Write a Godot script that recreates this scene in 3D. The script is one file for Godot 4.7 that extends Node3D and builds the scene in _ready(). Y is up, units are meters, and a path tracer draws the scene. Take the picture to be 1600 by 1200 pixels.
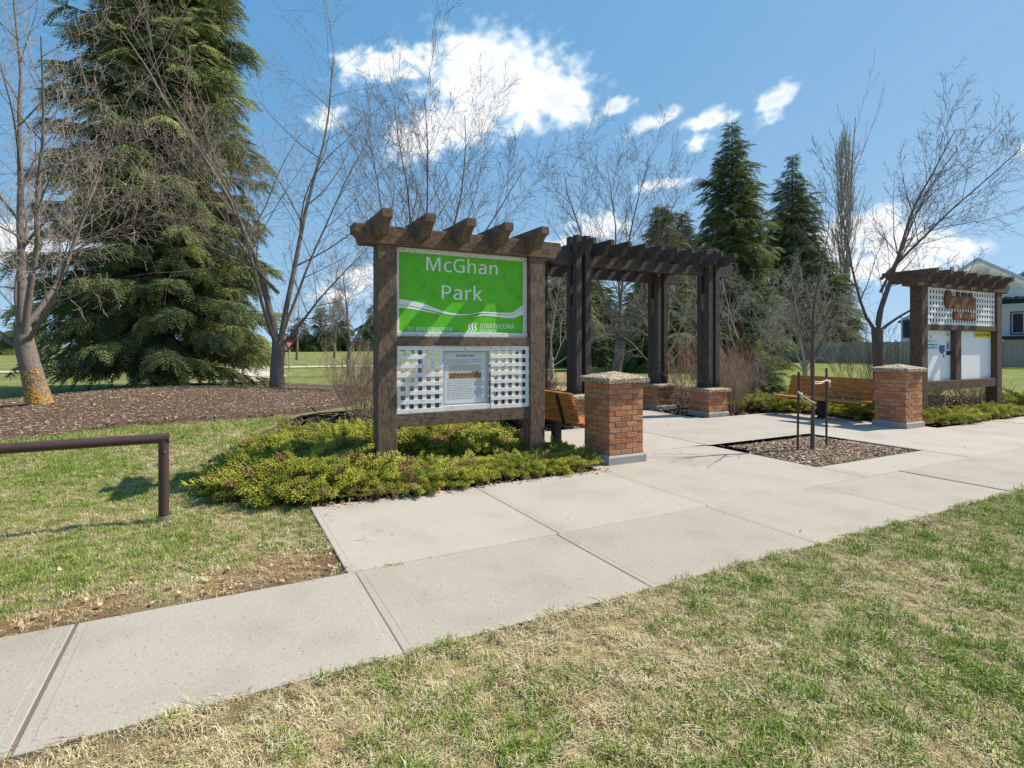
extends Node3D
# Plan axes: u runs along the sidewalk to the right (+x), v runs away from the street (-z), y is up. P(u, v, y) makes a point.

const YAW := -27.8
var mats := {}
var taken := {}
var rng := RandomNumberGenerator.new()
var patch := FastNoiseLite.new()
var fine := FastNoiseLite.new()

class Geo:
	var v := PackedVector3Array()
	var n := PackedVector3Array()
	var t := PackedVector2Array()
	var c := PackedColorArray()
	var i := PackedInt32Array()
	var tint := Color(1, 1, 1)

	func put(p: Vector3, nn: Vector3, uv: Vector2) -> int:
		v.append(p)
		n.append(nn)
		t.append(uv)
		c.append(tint)
		return v.size() - 1

	# corners anticlockwise as seen from the front
	func quad(a: Vector3, b: Vector3, cc: Vector3, d: Vector3, ua := Vector2(0, 0), ub := Vector2(1, 0), uc := Vector2(1, 1), ud := Vector2(0, 1)) -> void:
		var nn := (cc - a).cross(d - b).normalized()
		var k := put(a, nn, ua)
		put(b, nn, ub)
		put(cc, nn, uc)
		put(d, nn, ud)
		i.append_array(PackedInt32Array([k, k + 2, k + 1, k, k + 3, k + 2]))

	func tri(a: Vector3, b: Vector3, cc: Vector3) -> void:
		var nn := (b - a).cross(cc - a).normalized()
		var k := put(a, nn, Vector2(a.x, a.y))
		put(b, nn, Vector2(b.x, b.y))
		put(cc, nn, Vector2(cc.x, cc.y))
		i.append_array(PackedInt32Array([k, k + 2, k + 1]))

	func box(lo: Vector3, hi: Vector3) -> void:
		var p := [Vector3(lo.x, lo.y, hi.z), Vector3(hi.x, lo.y, hi.z), Vector3(hi.x, hi.y, hi.z), Vector3(lo.x, hi.y, hi.z), Vector3(lo.x, lo.y, lo.z), Vector3(hi.x, lo.y, lo.z), Vector3(hi.x, hi.y, lo.z), Vector3(lo.x, hi.y, lo.z)]
		for f in [[0, 1, 2, 3], [5, 4, 7, 6], [1, 5, 6, 2], [4, 0, 3, 7], [3, 2, 6, 7], [4, 5, 1, 0]]:
			var a: Vector3 = p[f[0]]
			var b: Vector3 = p[f[1]]
			var d: Vector3 = p[f[3]]
			var w := a.distance_to(b)
			var h := a.distance_to(d)
			quad(a, b, p[f[2]], d, Vector2(0, 0), Vector2(w, 0), Vector2(w, h), Vector2(0, h))

	# a flat outline (anticlockwise in ax, ay) given depth along az = ax x ay, with bevelled rims; grain runs along ax
	func extrude(prof: PackedVector2Array, o: Vector3, ax: Vector3, ay: Vector3, depth: float, bev := 0.006, shift := Vector2.ZERO) -> void:
		var az := ax.cross(ay).normalized()
		var m := prof.size()
		var ins := PackedVector2Array()
		for k in m:
			var e1 := (prof[k] - prof[(k + m - 1) % m]).normalized()
			var e2 := (prof[(k + 1) % m] - prof[k]).normalized()
			var n1 := Vector2(-e1.y, e1.x)
			var n2 := Vector2(-e2.y, e2.x)
			var s := (n1 + n2).normalized()
			ins.append(prof[k] + s * bev / maxf(0.5, s.dot(n1)))
		var rings := [[ins, 0.0], [prof, bev], [prof, depth - bev], [ins, depth]]
		for r in 3:
			var at := 0.0
			for k in m:
				var q := (k + 1) % m
				var ln := prof[k].distance_to(prof[q])
				var d0: float = rings[r][1]
				var d1: float = rings[r + 1][1]
				var r0: PackedVector2Array = rings[r][0]
				var r1: PackedVector2Array = rings[r + 1][0]
				var a := o + ax * r0[k].x + ay * r0[k].y + az * d0
				var b := o + ax * r0[q].x + ay * r0[q].y + az * d0
				var cc := o + ax * r1[q].x + ay * r1[q].y + az * d1
				var d := o + ax * r1[k].x + ay * r1[k].y + az * d1
				quad(a, b, cc, d, shift + Vector2(at, d0), shift + Vector2(at + ln, d0), shift + Vector2(at + ln, d1), shift + Vector2(at, d1))
				at += ln
		var ids := Geometry2D.triangulate_polygon(ins)
		for side in 2:
			var nn := az if side == 1 else -az
			var first := v.size()
			for p in ins:
				put(o + ax * p.x + ay * p.y + az * (depth if side == 1 else 0.0), nn, shift + Vector2(p.x, p.y + 0.37 * side))
			for k in range(0, ids.size(), 3):
				var x := ins[ids[k + 1]] - ins[ids[k]]
				var y := ins[ids[k + 2]] - ins[ids[k]]
				var ccw := x.cross(y) > 0.0
				if ccw == (side == 1):
					i.append_array(PackedInt32Array([first + ids[k], first + ids[k + 2], first + ids[k + 1]]))
				else:
					i.append_array(PackedInt32Array([first + ids[k], first + ids[k + 1], first + ids[k + 2]]))

	# a round limb through pts
	func tube(pts: PackedVector3Array, rad: PackedFloat32Array, sides: int, caps := false) -> void:
		var m := pts.size()
		var ref := Vector3(0.31, 0.2, 0.93)
		var first := v.size()
		var at := 0.0
		for k in m:
			var d := (pts[mini(k + 1, m - 1)] - pts[maxi(k - 1, 0)]).normalized()
			var x := (ref - d * ref.dot(d))
			if x.length_squared() < 0.001:
				x = d.cross(Vector3(1, 0.1, 0))
			x = x.normalized()
			ref = x
			var y := d.cross(x)
			if k > 0:
				at += pts[k].distance_to(pts[k - 1])
			for s in sides:
				var a := TAU * s / sides
				var nn := x * cos(a) + y * sin(a)
				put(pts[k] + nn * rad[k], nn, Vector2(at, float(s) / sides))
		for k in m - 1:
			for s in sides:
				var a := first + k * sides + s
				var b := first + k * sides + (s + 1) % sides
				i.append_array(PackedInt32Array([a, b + sides, b, a, a + sides, b + sides]))
		if caps:
			for e in 2:
				var k := (m - 1) * e
				var nn := (pts[k] - pts[k - 1]).normalized() if e else (pts[0] - pts[1]).normalized()
				var mid := put(pts[k], nn, Vector2.ZERO)
				var ring := v.size()
				for s in sides:
					put(v[first + k * sides + s], nn, Vector2.ZERO)
				for s in sides:
					var q := (s + 1) % sides
					i.append_array(PackedInt32Array([mid, ring + q, ring + s] if e else [mid, ring + s, ring + q]))

	# a slim four-sided spindle: a needle shoot or sprig
	func spindle(a: Vector3, b: Vector3, w: float) -> void:
		var d := (b - a).normalized()
		var x := d.cross(Vector3(0.13, 0.97, 0.2)).normalized()
		var y := d.cross(x)
		var mid := a.lerp(b, 0.4)
		var k := put(a, -d, Vector2.ZERO)
		for s in 3:
			var o := x * cos(TAU * s / 3.0) + y * sin(TAU * s / 3.0)
			put(mid + o * w, o, Vector2.ZERO)
		put(b, d, Vector2.ZERO)
		for s in 3:
			var p := k + 1 + s
			var q := k + 1 + (s + 1) % 3
			i.append_array(PackedInt32Array([k, p, q, k + 4, q, p]))

	func mesh(mat: Material) -> ArrayMesh:
		var a := []
		a.resize(Mesh.ARRAY_MAX)
		a[Mesh.ARRAY_VERTEX] = v
		a[Mesh.ARRAY_NORMAL] = n
		a[Mesh.ARRAY_TEX_UV] = t
		a[Mesh.ARRAY_COLOR] = c
		a[Mesh.ARRAY_INDEX] = i
		var out := ArrayMesh.new()
		out.add_surface_from_arrays(Mesh.PRIMITIVE_TRIANGLES, a)
		out.surface_set_material(0, mat)
		return out


func P(u: float, v: float, y := 0.0) -> Vector3:
	return Vector3(u, y, -v)

func numbered(called: String) -> String:
	var k: int = taken.get(called, 0)
	taken[called] = k + 1
	return called if k == 0 else "%s_%03d" % [called, k]

func tag(o: Node, label := "", category := "", group := "", kind := "") -> void:
	if label:
		o.set_meta("label", label)
	if category:
		o.set_meta("category", category)
	if group:
		o.set_meta("group", group)
	if kind:
		o.set_meta("kind", kind)

func thing(called: String, label: String, category: String, at := Vector3.ZERO, turn := 0.0, group := "") -> Node3D:
	var o := Node3D.new()
	o.name = numbered(called)
	add_child(o)
	o.position = at
	o.rotation_degrees.y = turn
	tag(o, label, category, group)
	return o

func part(parent: Node, called: String, m: Mesh, at := Vector3.ZERO, mat: Material = null) -> MeshInstance3D:
	var o := MeshInstance3D.new()
	o.name = called if parent != self else numbered(called)
	o.mesh = m
	o.position = at
	if mat:
		o.material_override = mat
	parent.add_child(o, true)
	return o

func scatter(parent: Node, called: String, m: Mesh, mat: Material, xf: Array, cols: PackedColorArray) -> MultiMeshInstance3D:
	var mm := MultiMesh.new()
	mm.transform_format = MultiMesh.TRANSFORM_3D
	mm.use_colors = true
	mm.mesh = m
	mm.instance_count = xf.size()
	for k in xf.size():
		mm.set_instance_transform(k, xf[k])
		mm.set_instance_color(k, cols[k])
	var o := MultiMeshInstance3D.new()
	o.name = called if parent != self else numbered(called)
	o.multimesh = mm
	o.material_override = mat
	parent.add_child(o, true)
	o.set_meta("kind", "stuff")
	return o

# ---------- materials ----------

func ramp(stops: Array) -> Gradient:
	var g := Gradient.new()
	var off := PackedFloat32Array()
	var col := PackedColorArray()
	for s in stops:
		off.append(s[0])
		col.append(s[1])
	g.offsets = off
	g.colors = col
	return g

func noise_tex(freq: float, stops: Array, size := 512, oct := 5, kind := FastNoiseLite.TYPE_SIMPLEX_SMOOTH, sd := 1, normal := 0.0, cell := FastNoiseLite.RETURN_DISTANCE) -> NoiseTexture2D:
	var f := FastNoiseLite.new()
	f.noise_type = kind
	f.frequency = freq
	f.fractal_octaves = oct
	f.seed = sd
	if kind == FastNoiseLite.TYPE_CELLULAR:
		f.fractal_type = FastNoiseLite.FRACTAL_NONE
		f.cellular_return_type = cell
	var t := NoiseTexture2D.new()
	t.width = size
	t.height = size
	t.seamless = true
	t.noise = f
	if normal > 0.0:
		t.as_normal_map = true
		t.bump_strength = normal
	else:
		t.color_ramp = ramp(stops)
	return t

func g(x: float) -> Color:
	return Color(x, x, x)

func lin(r: float, gg: float, b: float) -> Color:
	return Color(r, gg, b).linear_to_srgb()

func mat(called: String, col: Color, rough := 0.85, tex: Texture2D = null, nor: Texture2D = null, sc := Vector3.ONE, world := false, nstr := 1.0) -> StandardMaterial3D:
	var m := StandardMaterial3D.new()
	m.resource_name = called
	m.albedo_color = col
	m.roughness = rough
	m.metallic_specular = 0.35
	m.albedo_texture = tex
	if nor:
		m.normal_enabled = true
		m.normal_texture = nor
		m.normal_scale = nstr
	m.uv1_scale = sc
	if world:
		m.uv1_triplanar = true
		m.uv1_world_triplanar = true
	mats[called] = m
	return m

func blotch(m: StandardMaterial3D, tex: Texture2D, sc: float) -> void:
	m.detail_enabled = true
	m.detail_albedo = tex
	m.detail_blend_mode = BaseMaterial3D.BLEND_MODE_MUL
	m.detail_uv_layer = BaseMaterial3D.DETAIL_UV_2
	m.uv2_triplanar = true
	m.uv2_world_triplanar = true
	m.uv2_scale = Vector3.ONE * sc

# sand and small stones of a worn concrete face, tiling without a seam
func speckle_image() -> Image:
	var r := RandomNumberGenerator.new()
	r.seed = 77
	var im := Image.create(512, 512, false, Image.FORMAT_RGB8)
	for y in 512:
		for x in 512:
			var k := 0.93 + r.randfn(0, 0.03)
			im.set_pixel(x, y, Color(k, k, k))
	for q in 4200:
		var k := r.randf()
		var c := g(0.86)
		if k > 0.82:
			c = Color(1.0, 0.99, 0.96)
		elif k > 0.55:
			c = Color(0.86, 0.82, 0.76)
		elif k < 0.06:
			c = Color(0.7, 0.67, 0.63)
		var s := r.randi_range(1, 3)
		var x := r.randi_range(0, 511)
		var y := r.randi_range(0, 511)
		for dy in s:
			for dx in s:
				if s < 3 or (dx + dy) % 4 != 0:
					im.set_pixel((x + dx) % 512, (y + dy) % 512, c)
	return im

func make_materials() -> void:
	var grain := noise_tex(0.012, [[0.0, g(0.4)], [0.16, g(0.62)], [0.24, g(0.88)], [0.5, g(0.95)], [0.75, Color(1.0, 0.985, 0.965)], [1.0, g(0.94)]], 1024, 6)
	var grain_n := noise_tex(0.012, [], 1024, 6, FastNoiseLite.TYPE_SIMPLEX_SMOOTH, 1, 6.0)
	var soft := noise_tex(0.02, [[0.0, g(0.72)], [0.5, g(0.95)], [1.0, g(1.0)]], 512, 4, FastNoiseLite.TYPE_SIMPLEX_SMOOTH, 5)
	var ws := Vector3(0.22, 4.2, 1)
	var m := mat("brown_timber", lin(0.195, 0.138, 0.1), 0.85, grain, grain_n, ws, false, 0.9)
	blotch(m, soft, 0.9)
	m = mat("dark_timber", lin(0.094, 0.08, 0.073), 0.8, grain, grain_n, ws, false, 0.7)
	blotch(m, soft, 0.9)
	m = mat("board_timber", lin(0.15, 0.104, 0.078), 0.85, grain, grain_n, ws, false, 0.8)
	blotch(m, soft, 0.9)
	mat("cedar", lin(0.6, 0.26, 0.075), 0.5, noise_tex(0.012, [[0.0, Color(0.6, 0.5, 0.45)], [0.4, Color(0.86, 0.82, 0.78)], [1.0, g(1.0)]], 512, 5), grain_n, Vector3(0.5, 5, 1), false, 0.3)
	mat("white_paint", lin(0.76, 0.76, 0.76), 0.6, noise_tex(0.03, [[0.0, Color(0.45, 0.42, 0.4)], [0.2, g(0.8)], [0.3, g(0.97)], [1.0, g(1.0)]], 512, 5, FastNoiseLite.TYPE_SIMPLEX_SMOOTH, 9), null, Vector3.ONE * 1.2, true)
	mat("lattice_paint", lin(0.8, 0.81, 0.82), 0.55, noise_tex(0.03, [[0.0, g(0.7)], [0.28, g(0.95)], [1.0, g(1.0)]], 256, 4, FastNoiseLite.TYPE_SIMPLEX_SMOOTH, 19), null, Vector3.ONE * 1.2, true)
	mat("sign_green", lin(0.125, 0.54, 0.03), 0.4, noise_tex(0.02, [[0.0, g(0.82)], [0.4, g(0.96)], [1.0, g(1.0)]], 256, 5, FastNoiseLite.TYPE_SIMPLEX_SMOOTH, 55), null, Vector3.ONE * 0.8, true)
	mat("letter_white", lin(0.78, 0.8, 0.8), 0.5)
	mat("black_steel", lin(0.022, 0.022, 0.024), 0.45)
	mat("bolt_steel", lin(0.3, 0.3, 0.3), 0.4).metallic = 0.6
	mat("rail_paint", lin(0.085, 0.052, 0.05), 0.42, noise_tex(0.05, [[0.0, g(0.7)], [0.5, g(1.0)], [1.0, g(0.9)]], 256), null, Vector3.ONE * 3.0, true)
	# concrete
	var sand := speckle_image()
	var speck := ImageTexture.create_from_image(sand)
	var bumps: Image = sand.duplicate()
	bumps.convert(Image.FORMAT_RGBA8)
	bumps.bump_map_to_normal_map(2.0)
	var speck_n := ImageTexture.create_from_image(bumps)
	var stain := noise_tex(0.009, [[0.0, Color(0.93, 0.92, 0.91)], [0.5, g(0.985)], [1.0, g(1.0)]], 512, 6, FastNoiseLite.TYPE_SIMPLEX_SMOOTH, 8)
	for k in 3:
		m = mat("plaza_concrete_%d" % k, lin(0.485 - 0.012 * k, 0.44 - 0.012 * k, 0.388 - 0.01 * k), 0.9, speck, speck_n, Vector3.ONE * 0.7, true, 0.3)
		blotch(m, stain, 0.23)
		m = mat("walk_concrete_%d" % k, lin(0.445 - 0.012 * k, 0.405 - 0.012 * k, 0.35 - 0.01 * k), 0.92, speck, speck_n, Vector3.ONE * 0.62, true, 0.5)
		blotch(m, stain, 0.3)
	m = mat("plinth_concrete", lin(0.42, 0.4, 0.38), 0.9, speck, speck_n, Vector3.ONE * 1.6, true, 0.5)
	blotch(m, stain, 1.1)
	mat("pebbled_concrete", lin(0.72, 0.66, 0.58), 0.85, noise_tex(0.075, [[0.0, Color(0.36, 0.32, 0.28)], [0.18, Color(0.5, 0.45, 0.4)], [0.4, Color(0.66, 0.6, 0.53)], [0.6, Color(0.83, 0.79, 0.73)], [0.8, Color(0.94, 0.92, 0.88)], [1.0, Color(0.55, 0.47, 0.4)]], 512, 1, FastNoiseLite.TYPE_CELLULAR, 4, 0.0, FastNoiseLite.RETURN_CELL_VALUE), noise_tex(0.075, [], 512, 1, FastNoiseLite.TYPE_CELLULAR, 4, 5.0, FastNoiseLite.RETURN_DISTANCE), Vector3.ONE * 1.5, true, 0.8)
	# brick
	var clay := noise_tex(0.03, [[0.0, Color(0.42, 0.36, 0.33)], [0.22, Color(0.62, 0.55, 0.5)], [0.4, g(0.9)], [0.7, g(1.0)], [1.0, Color(1.0, 0.95, 0.86)]], 512, 5, FastNoiseLite.TYPE_SIMPLEX, 6)
	var clay_n := noise_tex(0.06, [], 512, 4, FastNoiseLite.TYPE_SIMPLEX, 6, 3.0)
	var tones := [[0.52, 0.225, 0.115], [0.57, 0.265, 0.135], [0.45, 0.185, 0.095], [0.6, 0.305, 0.16], [0.38, 0.185, 0.11], [0.47, 0.265, 0.165]]
	for k in tones.size():
		mat("brick_%d" % k, lin(tones[k][0], tones[k][1], tones[k][2]), 0.9, clay, clay_n, Vector3.ONE * 2.2, true, 0.6)
	mat("joint", lin(0.2, 0.15, 0.11), 1.0, speck, null, Vector3.ONE * 2.0, true)
	mat("mortar", lin(0.27, 0.2, 0.15), 0.95, speck, null, Vector3.ONE * 2.0, true)
	# ground
	m = mat("ground", Color.WHITE, 1.0, noise_tex(0.16, [[0.0, Color(0.4, 0.38, 0.34)], [0.4, Color(0.78, 0.76, 0.7)], [0.62, Color(0.97, 0.96, 0.9)], [1.0, g(1.0)]], 1024, 4, FastNoiseLite.TYPE_SIMPLEX, 12), noise_tex(0.16, [], 1024, 4, FastNoiseLite.TYPE_SIMPLEX, 12, 6.0), Vector3.ONE * 0.7, true, 0.8)
	m.vertex_color_use_as_albedo = true
	m = mat("soil", lin(0.25, 0.178, 0.13), 1.0, noise_tex(0.1, [[0.0, Color(0.35, 0.31, 0.3)], [0.4, Color(0.66, 0.63, 0.6)], [0.6, Color(0.9, 0.88, 0.86)], [1.0, g(1.0)]], 1024, 5, FastNoiseLite.TYPE_SIMPLEX, 15), noise_tex(0.1, [], 1024, 5, FastNoiseLite.TYPE_SIMPLEX, 15, 8.0), Vector3.ONE * 0.8, true, 1.0)
	blotch(m, soft, 0.6)
	for k in ["chips", "grass", "needles", "juniper", "litter"]:
		m = mat(k, Color.WHITE, 0.85)
		m.vertex_color_use_as_albedo = true
		if k in ["grass", "needles", "juniper"]:
			m.backlight_enabled = true
			m.backlight = lin(0.12, 0.13, 0.03)
	# bark
	var bark := noise_tex(0.03, [[0.0, g(0.35)], [0.4, g(0.68)], [0.6, g(0.92)], [1.0, g(1.0)]], 512, 5, FastNoiseLite.TYPE_SIMPLEX, 21)
	var bark_n := noise_tex(0.03, [], 512, 5, FastNoiseLite.TYPE_SIMPLEX, 21, 9.0)
	mat("grey_bark", lin(0.34, 0.285, 0.24), 0.95, bark, bark_n, Vector3(2.0, 3.0, 1), false, 1.0)
	mat("twig_bark", lin(0.35, 0.295, 0.255), 0.9)
	mat("dark_twig", lin(0.2, 0.145, 0.12), 0.9)
	mat("plum_bark", lin(0.19, 0.13, 0.115), 0.7, bark, bark_n, Vector3(3, 1, 1), false, 0.6)
	mat("silver_twig", lin(0.4, 0.36, 0.31), 0.9)
	mat("red_twig", lin(0.3, 0.135, 0.095), 0.7)
	mat("tan_twig", lin(0.36, 0.27, 0.19), 0.85)
	mat("spruce_bark", lin(0.1, 0.078, 0.062), 1.0, bark, bark_n, Vector3(2, 3, 1), false, 1.2)
	m = mat("lichen", lin(0.5, 0.27, 0.045), 1.0)
	# distant things
	mat("fence_board", lin(0.42, 0.375, 0.32), 0.95, grain, null, Vector3(0.3, 2.5, 1))
	mat("siding", lin(0.82, 0.83, 0.82), 0.7)
	mat("gable_siding", lin(0.8, 0.76, 0.64), 0.7)
	mat("trim", lin(0.75, 0.77, 0.79), 0.6)
	mat("blue_trim", lin(0.06, 0.09, 0.17), 0.5)
	mat("shingle", lin(0.26, 0.235, 0.21), 0.95, speck, null, Vector3.ONE * 0.5, true)
	mat("deck_green", lin(0.016, 0.03, 0.035), 0.7)
	m = mat("pane", lin(0.05, 0.06, 0.075), 0.06)
	m.metallic_specular = 0.6
	mat("flue", lin(0.4, 0.4, 0.42), 0.4).metallic = 0.7
	mat("path", lin(0.5, 0.44, 0.35), 0.95)
	mat("sign_red", lin(0.6, 0.02, 0.03), 0.4)
	mat("edging", lin(0.035, 0.04, 0.042), 0.5)
	mat("stake", lin(0.075, 0.045, 0.04), 0.8)
	mat("strap", lin(0.6, 0.54, 0.38), 0.8)
	mat("paper", lin(0.74, 0.76, 0.8), 0.35)
	mat("notice_teal", lin(0.05, 0.3, 0.42), 0.5)
	mat("notice_navy", lin(0.07, 0.11, 0.25), 0.5)
	mat("notice_violet", lin(0.42, 0.4, 0.6), 0.5)
	mat("notice_dark", lin(0.03, 0.035, 0.05), 0.5)
	mat("notice_sky", lin(0.4, 0.65, 0.75), 0.5)
	mat("notice_yellow", lin(0.68, 0.62, 0.03), 0.5)
	mat("notice_olive", lin(0.3, 0.27, 0.02), 0.5)
	mat("carved_wood", lin(0.17, 0.075, 0.05), 0.7, grain, null, ws)
	mat("carved_tan", lin(0.5, 0.28, 0.13), 0.7)
	mat("poster_frame", lin(0.45, 0.47, 0.48), 0.4)

# ---------- camera, sky, sun ----------

func make_view() -> void:
	var cam := Camera3D.new()
	cam.name = "camera"
	cam.projection = Camera3D.PROJECTION_FRUSTUM
	cam.near = 0.05
	cam.far = 3000.0
	cam.size = 0.05 * 1200.0 / 870.0
	cam.frustum_offset = Vector2(0, -0.05 * 59.0 / 870.0)
	cam.position = Vector3(0, 1.55, 0)
	cam.rotation_degrees.y = YAW
	add_child(cam)
	cam.current = true
	var env := Environment.new()
	env.background_mode = Environment.BG_SKY
	var sky := Sky.new()
	var pan := PanoramaSkyMaterial.new()
	pan.panorama = ImageTexture.create_from_image(sky_image())
	pan.energy_multiplier = 1.0
	sky.sky_material = pan
	env.sky = sky
	env.sky_rotation = Vector3(0, PI, 0)
	env.ambient_light_source = Environment.AMBIENT_SOURCE_SKY
	env.tonemap_mode = Environment.TONE_MAPPER_LINEAR
	env.tonemap_exposure = 1.4
	env.sdfgi_enabled = true
	env.ssao_enabled = true
	env.ssil_enabled = true
	var we := WorldEnvironment.new()
	we.name = "environment"
	we.environment = env
	add_child(we)
	var sun := DirectionalLight3D.new()
	sun.name = "sun"
	sun.light_energy = 1.58
	sun.light_color = Color(1.0, 0.955, 0.88)
	sun.light_angular_distance = 0.5
	sun.shadow_enabled = true
	add_child(sun)
	sun.look_at_from_position(to_sun() * 50.0, Vector3.ZERO)

func to_sun() -> Vector3:
	var el := deg_to_rad(49.0)
	var side := deg_to_rad(13.5)
	return Vector3(cos(el) * cos(side), sin(el), cos(el) * sin(side))

# air and clouds in azimuth (clockwise from straight away from the street) and elevation
func sky_image() -> Image:
	var low := Image.create(512, 256, false, Image.FORMAT_RGBF)
	var s := to_sun()
	for y in 256:
		var el := PI * (0.5 - (y + 0.5) / 256.0)
		for x in 512:
			var az := TAU * ((x + 0.5) / 512.0 - 0.5)
			var d := Vector3(sin(az) * cos(el), sin(el), -cos(az) * cos(el))
			var c: Color
			if el >= 0.0:
				var air := pow(1.0 - d.y, 3.6)
				var near_sun := pow(clampf(0.5 + 0.5 * d.dot(s), 0.0, 1.0), 4.0)
				c = Color(0.05, 0.215, 0.445).lerp(Color(0.33, 0.5, 0.66), air)
				c = c.lerp(Color(0.4, 0.56, 0.73), 0.95 * near_sun * (0.45 + 0.55 * air))
			else:
				c = Color(0.33, 0.475, 0.62).lerp(Color(0.2, 0.19, 0.14), clampf(-el * 12.0, 0.0, 1.0))
			low.set_pixel(x, y, c.linear_to_srgb())
	low.convert(Image.FORMAT_RGB8)
	low.resize(4096, 2048, Image.INTERPOLATE_CUBIC)
	var f := FastNoiseLite.new()
	f.noise_type = FastNoiseLite.TYPE_SIMPLEX_SMOOTH
	f.frequency = 0.16
	f.fractal_octaves = 6
	f.fractal_gain = 0.52
	f.seed = 41
	# groups of lobes: azimuth, elevation, half width, half height, tilt, all in degrees
	var groups := [
		[[26.6, 25.2, 9.0, 4.8, -8.0], [21.8, 21.6, 6.4, 2.6, 14.0], [18.6, 20.2, 4.2, 2.2, 20.0], [32.0, 24.2, 5.0, 2.8, -20.0], [24.5, 27.5, 5.0, 2.6, 0.0]], [[14.4, 26.0, 5.6, 2.1, 4.0], [17.6, 27.0, 2.4, 1.6, 0.0]],
		[[38.3, 22.9, 2.6, 0.9, 8.0]], [[41.6, 21.2, 4.0, 0.95, 16.0]], [[47.4, 21.0, 3.4, 1.1, 10.0], [46.2, 19.3, 1.6, 1.0, 0.0]], [[53.0, 21.7, 2.6, 1.9, 30.0]],
		[[60.5, 10.2, 3.8, 1.9, 0.0], [63.4, 8.4, 4.6, 1.4, -4.0], [61.5, 6.8, 5.4, 1.5, 0.0], [66.4, 7.6, 2.2, 1.3, 0.0], [57.5, 9.0, 2.4, 1.8, 0.0]],
		[[13.0, 6.6, 3.4, 2.4, 0.0], [10.0, 5.0, 3.0, 1.4, 0.0]], [[9.6, 21.3, 2.4, 1.5, 20.0]], [[-13.0, 8.0, 6.0, 2.4, 10.0], [-18.0, 6.5, 5.0, 2.0, 0.0]],
		[[37.0, 12.0, 4.2, 1.8, 0.0], [33.0, 10.0, 3.0, 1.4, 0.0]], [[42.5, 15.6, 3.6, 0.7, 6.0]], [[71.0, 15.0, 2.0, 0.8, 30.0]],
		[[96.0, 14.0, 8.0, 2.6, 0.0], [103.0, 11.0, 7.0, 2.4, 0.0]], [[128.0, 24.0, 7.0, 3.4, 0.0], [135.0, 22.0, 6.0, 2.6, 0.0]], [[160.0, 12.0, 11.0, 3.0, 0.0]], [[-160.0, 21.0, 8.0, 4.0, 0.0], [-152.0, 19.0, 7.0, 3.0, 0.0]], [[-125.0, 11.0, 10.0, 3.0, 0.0]], [[-95.0, 25.0, 8.0, 4.0, 0.0], [-88.0, 22.0, 6.0, 3.0, 0.0]], [[-62.0, 10.0, 9.0, 2.4, 0.0]], [[-38.0, 22.0, 6.0, 2.6, 0.0]],
	]
	for gr in groups:
		var a0 := 999.0
		var a1 := -999.0
		var e0 := 90.0
		var e1 := 0.0
		for b in gr:
			var reach: float = b[2] * 1.5 / cos(deg_to_rad(b[1]))
			a0 = minf(a0, b[0] - reach)
			a1 = maxf(a1, b[0] + reach)
			e0 = minf(e0, b[1] - (b[3] * 1.6 + 0.3 * b[2]))
			e1 = maxf(e1, b[1] + (b[3] * 1.6 + 0.3 * b[2]))
		e0 = maxf(e0, 0.2)
		var y0 := int((90.0 - e1) / 180.0 * 2048.0)
		var y1 := int((90.0 - e0) / 180.0 * 2048.0)
		var x0 := int((a0 / 360.0 + 0.5) * 4096.0)
		var x1 := int((a1 / 360.0 + 0.5) * 4096.0)
		for y in range(y0, y1 + 1):
			var el := 90.0 - (y + 0.5) / 2048.0 * 180.0
			var ce := cos(deg_to_rad(el))
			for x in range(x0, x1 + 1):
				var az := ((x + 0.5) / 4096.0 - 0.5) * 360.0
				var d := -9.0
				for b in gr:
					var dx: float = (az - b[0]) * ce
					var dy: float = el - b[1]
					if absf(dx) > b[2] * 1.7:
						continue
					var ct := cos(deg_to_rad(b[4]))
					var st := sin(deg_to_rad(b[4]))
					var px: float = (dx * ct + dy * st) / b[2]
					var py: float = (-dx * st + dy * ct) / b[3]
					d = maxf(d, 1.0 - sqrt(px * px + py * py))
				if d < -0.6:
					continue
				d += (0.4 if gr.size() > 4 else 0.6) * f.get_noise_2d(az * ce * 2.8, el * 3.6) + (0.2 if gr.size() > 4 else 0.0)
				if d <= 0.05:
					continue
				var alpha := smoothstep(0.05, 0.8, d) * (1.0 if gr.size() > 1 else 0.85)
				var thick := smoothstep(0.5, 1.2, d + 0.3 * f.get_noise_2d(az * ce * 2.0 + 77.0, el * 2.6))
				var white := lin(0.84, 0.84, 0.85).lerp(lin(0.62, 0.65, 0.71), thick * 0.8)
				var xx := posmod(x, 4096)
				low.set_pixel(xx, y, low.get_pixel(xx, y).lerp(white, alpha))
	return low

# ---------- ground ----------

var bed_a := PackedVector2Array([Vector2(-4.6, 10.2), Vector2(-3.1, 11.9), Vector2(-2.4, 12.2), Vector2(-1.5, 12.8), Vector2(0.7, 13.0), Vector2(2.0, 13.9), Vector2(3.2, 15.0), Vector2(4.6, 18.1), Vector2(4.9, 22.5), Vector2(2.3, 25.6), Vector2(-0.3, 25.2), Vector2(-3.1, 23.1), Vector2(-5.6, 19.9), Vector2(-7.0, 17.0), Vector2(-7.6, 13.5), Vector2(-6.4, 10.8)])
var bed_b := PackedVector2Array([Vector2(0.2, 8.9), Vector2(0.75, 10.6), Vector2(1.6, 12.9), Vector2(3.2, 14.0), Vector2(6.0, 15.5), Vector2(11.0, 16.5), Vector2(15.0, 15.5), Vector2(18.0, 12.5), Vector2(20.5, 9.0), Vector2(20.5, 5.72), Vector2(12.1, 5.66), Vector2(0.95, 5.6), Vector2(0.1, 6.3), Vector2(-0.1, 7.6)])
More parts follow.
